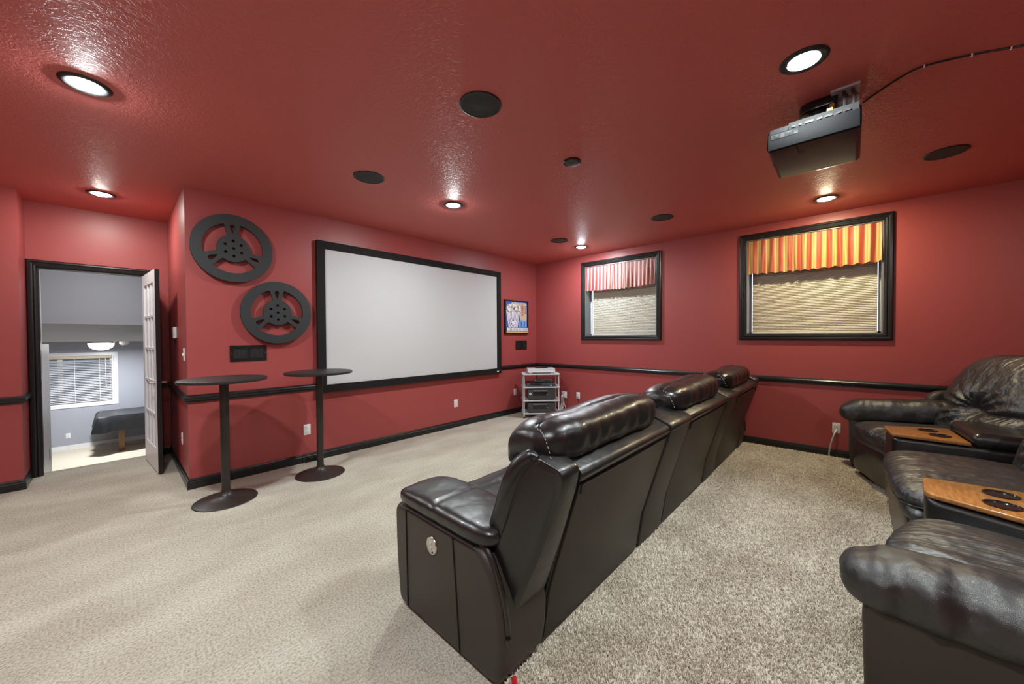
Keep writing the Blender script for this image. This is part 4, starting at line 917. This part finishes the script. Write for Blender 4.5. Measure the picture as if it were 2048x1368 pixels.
# ------------------------------------------------------------------ the curved rear recliner row
RO = thing('recliner_row', (3.4, -.5, 0), 'curved row of three black leather recliners with wood topped consoles', 'recliner sofa')
def frame(x, y, deg): return Matrix.Translation((x, y, 0)) @ Matrix.Rotation(math.radians(deg), 4, 'Z')
def puff(name, m, F_, c, size, e, seg, fn, parent=RO, ang=PI):
    v, f = cushion(c, size, e, seg, fn, F_); return obj(name, v, f, m, parent, smooth=True, angle=ang)
def seat(F_, wd, sd):
    # front board, foot panel, seat pillow with piping
    puff('foot_panel', 'leather', F_, (0, -.035, .205), (wd-.02, .085, .33), (8, 3, 6), (18, 8, 14), lambda q, p, n_: p+n_*.004*nz(p, (6, 6, 6), sd))
    puff('front_roll', 'softleather', F_, (0, -.045, .385), (wd-.01, .13, .11), (8, 2.5, 2.5), (30, 10, 10), lambda q, p, n_: p+n_*(.006*nz(p, (26, 8, 14), sd)+.004*nz(p, (60, 20, 20), sd)))
    v, f = slab([(-wd/2+.01, -.72), (wd/2-.01, -.72), (wd/2-.01, -.06), (-wd/2+.01, -.06)], .05, .36, 0, fn=XYZ); obj('seat_box', place(v, F_), f, 'gap', RO)
    def sf_(q, p, n_):
        rad = math.exp(-((q.y-.9)/.35)**2)
        d = .010*nz(p, (9, 2.2, 5), sd+1)+.007*nz(p, (42, 4.5, 9), sd+2)*(.4+.6*max(0, q.z))+.005*nz(p, (60, 30, 40), sd+3)*rad
        p = p+n_*d; p.z += .030*(1-q.x**2)*max(0, q.z)*(1-.3*q.y)
        return p
    sc = puff('seat_cushion', 'softleather', F_, (0, -.315, .455), (wd, .72, .155), (5, 5, 2.6), (44, 60, 14), sf_)
    v, f = tube(bez([(-wd/2+.01, -.45, .432), (-wd/2+.015, -.10, .432), (-wd/2+.10, .020, .430), (0, .040, .430), (wd/2-.10, .020, .430), (wd/2-.015, -.10, .432), (wd/2-.01, -.45, .432)], 5), .005, 6); obj('piping', place(v, F_), f, 'piping', sc, smooth=True)
    # tufted back pillow with pleats running to a deep button
    def bf(q, p, n_):
        fx, fz = p.x/(wd*.52), (p.z+.06)/.34; rr = math.hypot(fx, fz); an = math.atan2(fz, fx)
        fr = max(0, q.y)
        dimple = -.075*math.exp(-(rr/.26)**2)
        band_ = -.050*math.exp(-(fz/.10)**2)*min(1, abs(fx)+.35)
        pl3 = .014*math.sin(an*15+3*nz(p, (3, 3, 3), sd))*math.exp(-((rr-.42)/.30)**2)+.010*math.sin(an*27+sd)*math.exp(-((rr-.30)/.20)**2)
        wr = .010*nz(p, (8, 8, 8), sd+6)+.005*nz(p, (22, 22, 22), sd+7)
        p = p+Vector((0, fr*(dimple+band_+pl3), 0))+n_*wr
        p.y += -.36*(p.z+.34); p.x *= 1-.10*max(0, q.z)
        return p
    puff('back_pillow', 'softleather', F_, (0, -.60, .80), (wd*1.02, .27, .78), (3.2, 2.5, 3.0), (64, 12, 64), bf)
    bt = puff('tuft_button', 'leather', F_, (0, -.668, .735), (.030, .02, .030), 2, (8, 4, 8), None)
    v, f = slab(rnd([(-.74, .05), (-.62, .35), (-.88, 1.05), (-.98, 1.05), (-.96, .05)], .04, 3), -wd/2-.015, wd/2+.015, .03, fn=lambda u, v_, a: (a, u, v_), n=3); obj('outer_back', place(v, F_), f, 'panel', RO, smooth=True)
FA, FB, FC = frame(4.52, -.165, 20), frame(3.41, -.225, 1), frame(2.32, -.195, -17)
seat(FA, .88, 1.7); seat(FB, 1.06, 5.2); seat(FC, .60, 8.9)
v, f = slab(rnd([(-.58, .30), (-.56, .78), (-.64, .835), (-.86, .835), (-.90, .30)], [.02, .06, .06, .05, .02], 4), .44, .53, .03, fn=lambda u, v_, a: (a, u, v_), n=3); obj('side_wing', place(v, FA), f, 'panel', RO, smooth=True)
def console(a, b, c, d, sd):
    """plan: a front far, b front near, c rear near, d rear far; wood top in front, padded lid behind"""
    a, b, c, d = map(Vector, (a, b, c, d)); mix = lambda p, q, t: p+(q-p)*t
    body = rnd([tuple(a), tuple(b), tuple(c), tuple(d)], [.05, .05, .01, .01], 4)
    v, f = slab(body, .05, .585, .03, fn=XYZ, n=4); bo = obj('console_body', v, f, 'leather', RO, smooth=True)
    t = .50; w4 = [mix(a, d, 0), mix(b, c, 0), mix(b, c, t), mix(a, d, t)]
    o_ = (a-d).normalized()*.004
    P = rnd([tuple(w4[0]), tuple(w4[1]), tuple(w4[2]), tuple(w4[3])], [.018, .045, .004, .004], 4)
    v, f = slab(inset(P, -.004), .588, .612, .007, fn=XYZ, n=3); wt = obj('wood_top', v, f, 'wood', RO, smooth=True)
    ctr = mix(mix(w4[0], w4[1], .5), mix(w4[2], w4[3], .5), .66); dirv = (mix(w4[2], w4[3], .5)-mix(w4[0], w4[1], .5)).normalized(); pr = Vector((-dirv.y, dirv.x))
    for s in (-1, 1):
        q = ctr+pr*s*.085
        v, f = lathe([(.056, .6125), (.056, .6165), (.050, .617), (.047, .612), (.0, .6125)], (q.x, q.y, 0), 28); h_ = obj('cup_holder', v, f, 'blackgloss', wt, smooth=True)
    # lid
    l4 = [mix(a, d, t+.012), mix(b, c, t+.012), c, d]
    P = rnd([tuple(x) for x in l4], [.02, .04, .02, .02], 4)
    v, f = slab(P, .575, .680, .045, fn=XYZ, n=5); obj('console_lid', [(x, y, z+.006*nz((x, y, z), (9, 9, 3), sd)) for x, y, z in v], f, 'leather', RO, smooth=True, angle=math.radians(60))
console((4.265, -.211), (3.967, -.241), (3.950, -.98), (4.66, -.93), 1)
console((2.858, -.286), (2.592, -.265), (2.30, -.92), (2.935, -1.02), 2)
# arms
def rarm(F_, ln, wd, ht, sd, out, top, th):
    v, f = slab(rnd([(-ln, .04), (-.01, .04), (.0, top-.20), (-.03, top-.09), (-ln, top-.09)], [.01, .03, .03, .06, .01], 4), -wd/2+.025, wd/2-.025, .02, fn=lambda u, v_, a: (a, u, v_), n=3); bo = obj('arm_body', place(v, F_), f, 'panel', RO, smooth=True)
    def pf(q, p, n_):
        t = (p.y/ln+.5)                                  # 0 rear .. 1 front
        up = min(1, max(0, (q.z+.92)/.5)); fold = up*(.014*nz(p, (5, 9, 4), sd)-.016*max(0, abs(nz(p, (4, 14, 3), sd+3))-.12)+.004*nz(p, (20, 26, 20), sd+5))
        dr = up*.013*math.sin(p.y*30+3.5*nz(p, (5, 5, 5), sd+7))*(max(0, -q.x*out) if out else .3)*.6
        if not out: fold *= .6
        p = p+n_*(fold+dr)
        tip = max(0, t-.80)/.20; p.z += -.030*tip**2*max(0, q.z)
        if q.z < -.2: p.z += .02*(-q.z-.2)
        p.z += ht*(1-t)
        return p
    pdz = top-th*.86
    pd = puff('arm_pad', 'armleather', F_, (0, -ln/2+.035, top-th/2), (wd+.055, ln+.07, th), (2.7, 7, 2.7), (40, 96, 28), pf)
    return pd
rarm(frame(5.105, .005, 4), .80, .225, .065, 2.3, 0, .70, .25)
rarm(frame(1.872, -.040, -3), .95, .250, .0, 6.1, 1, .590, .222)
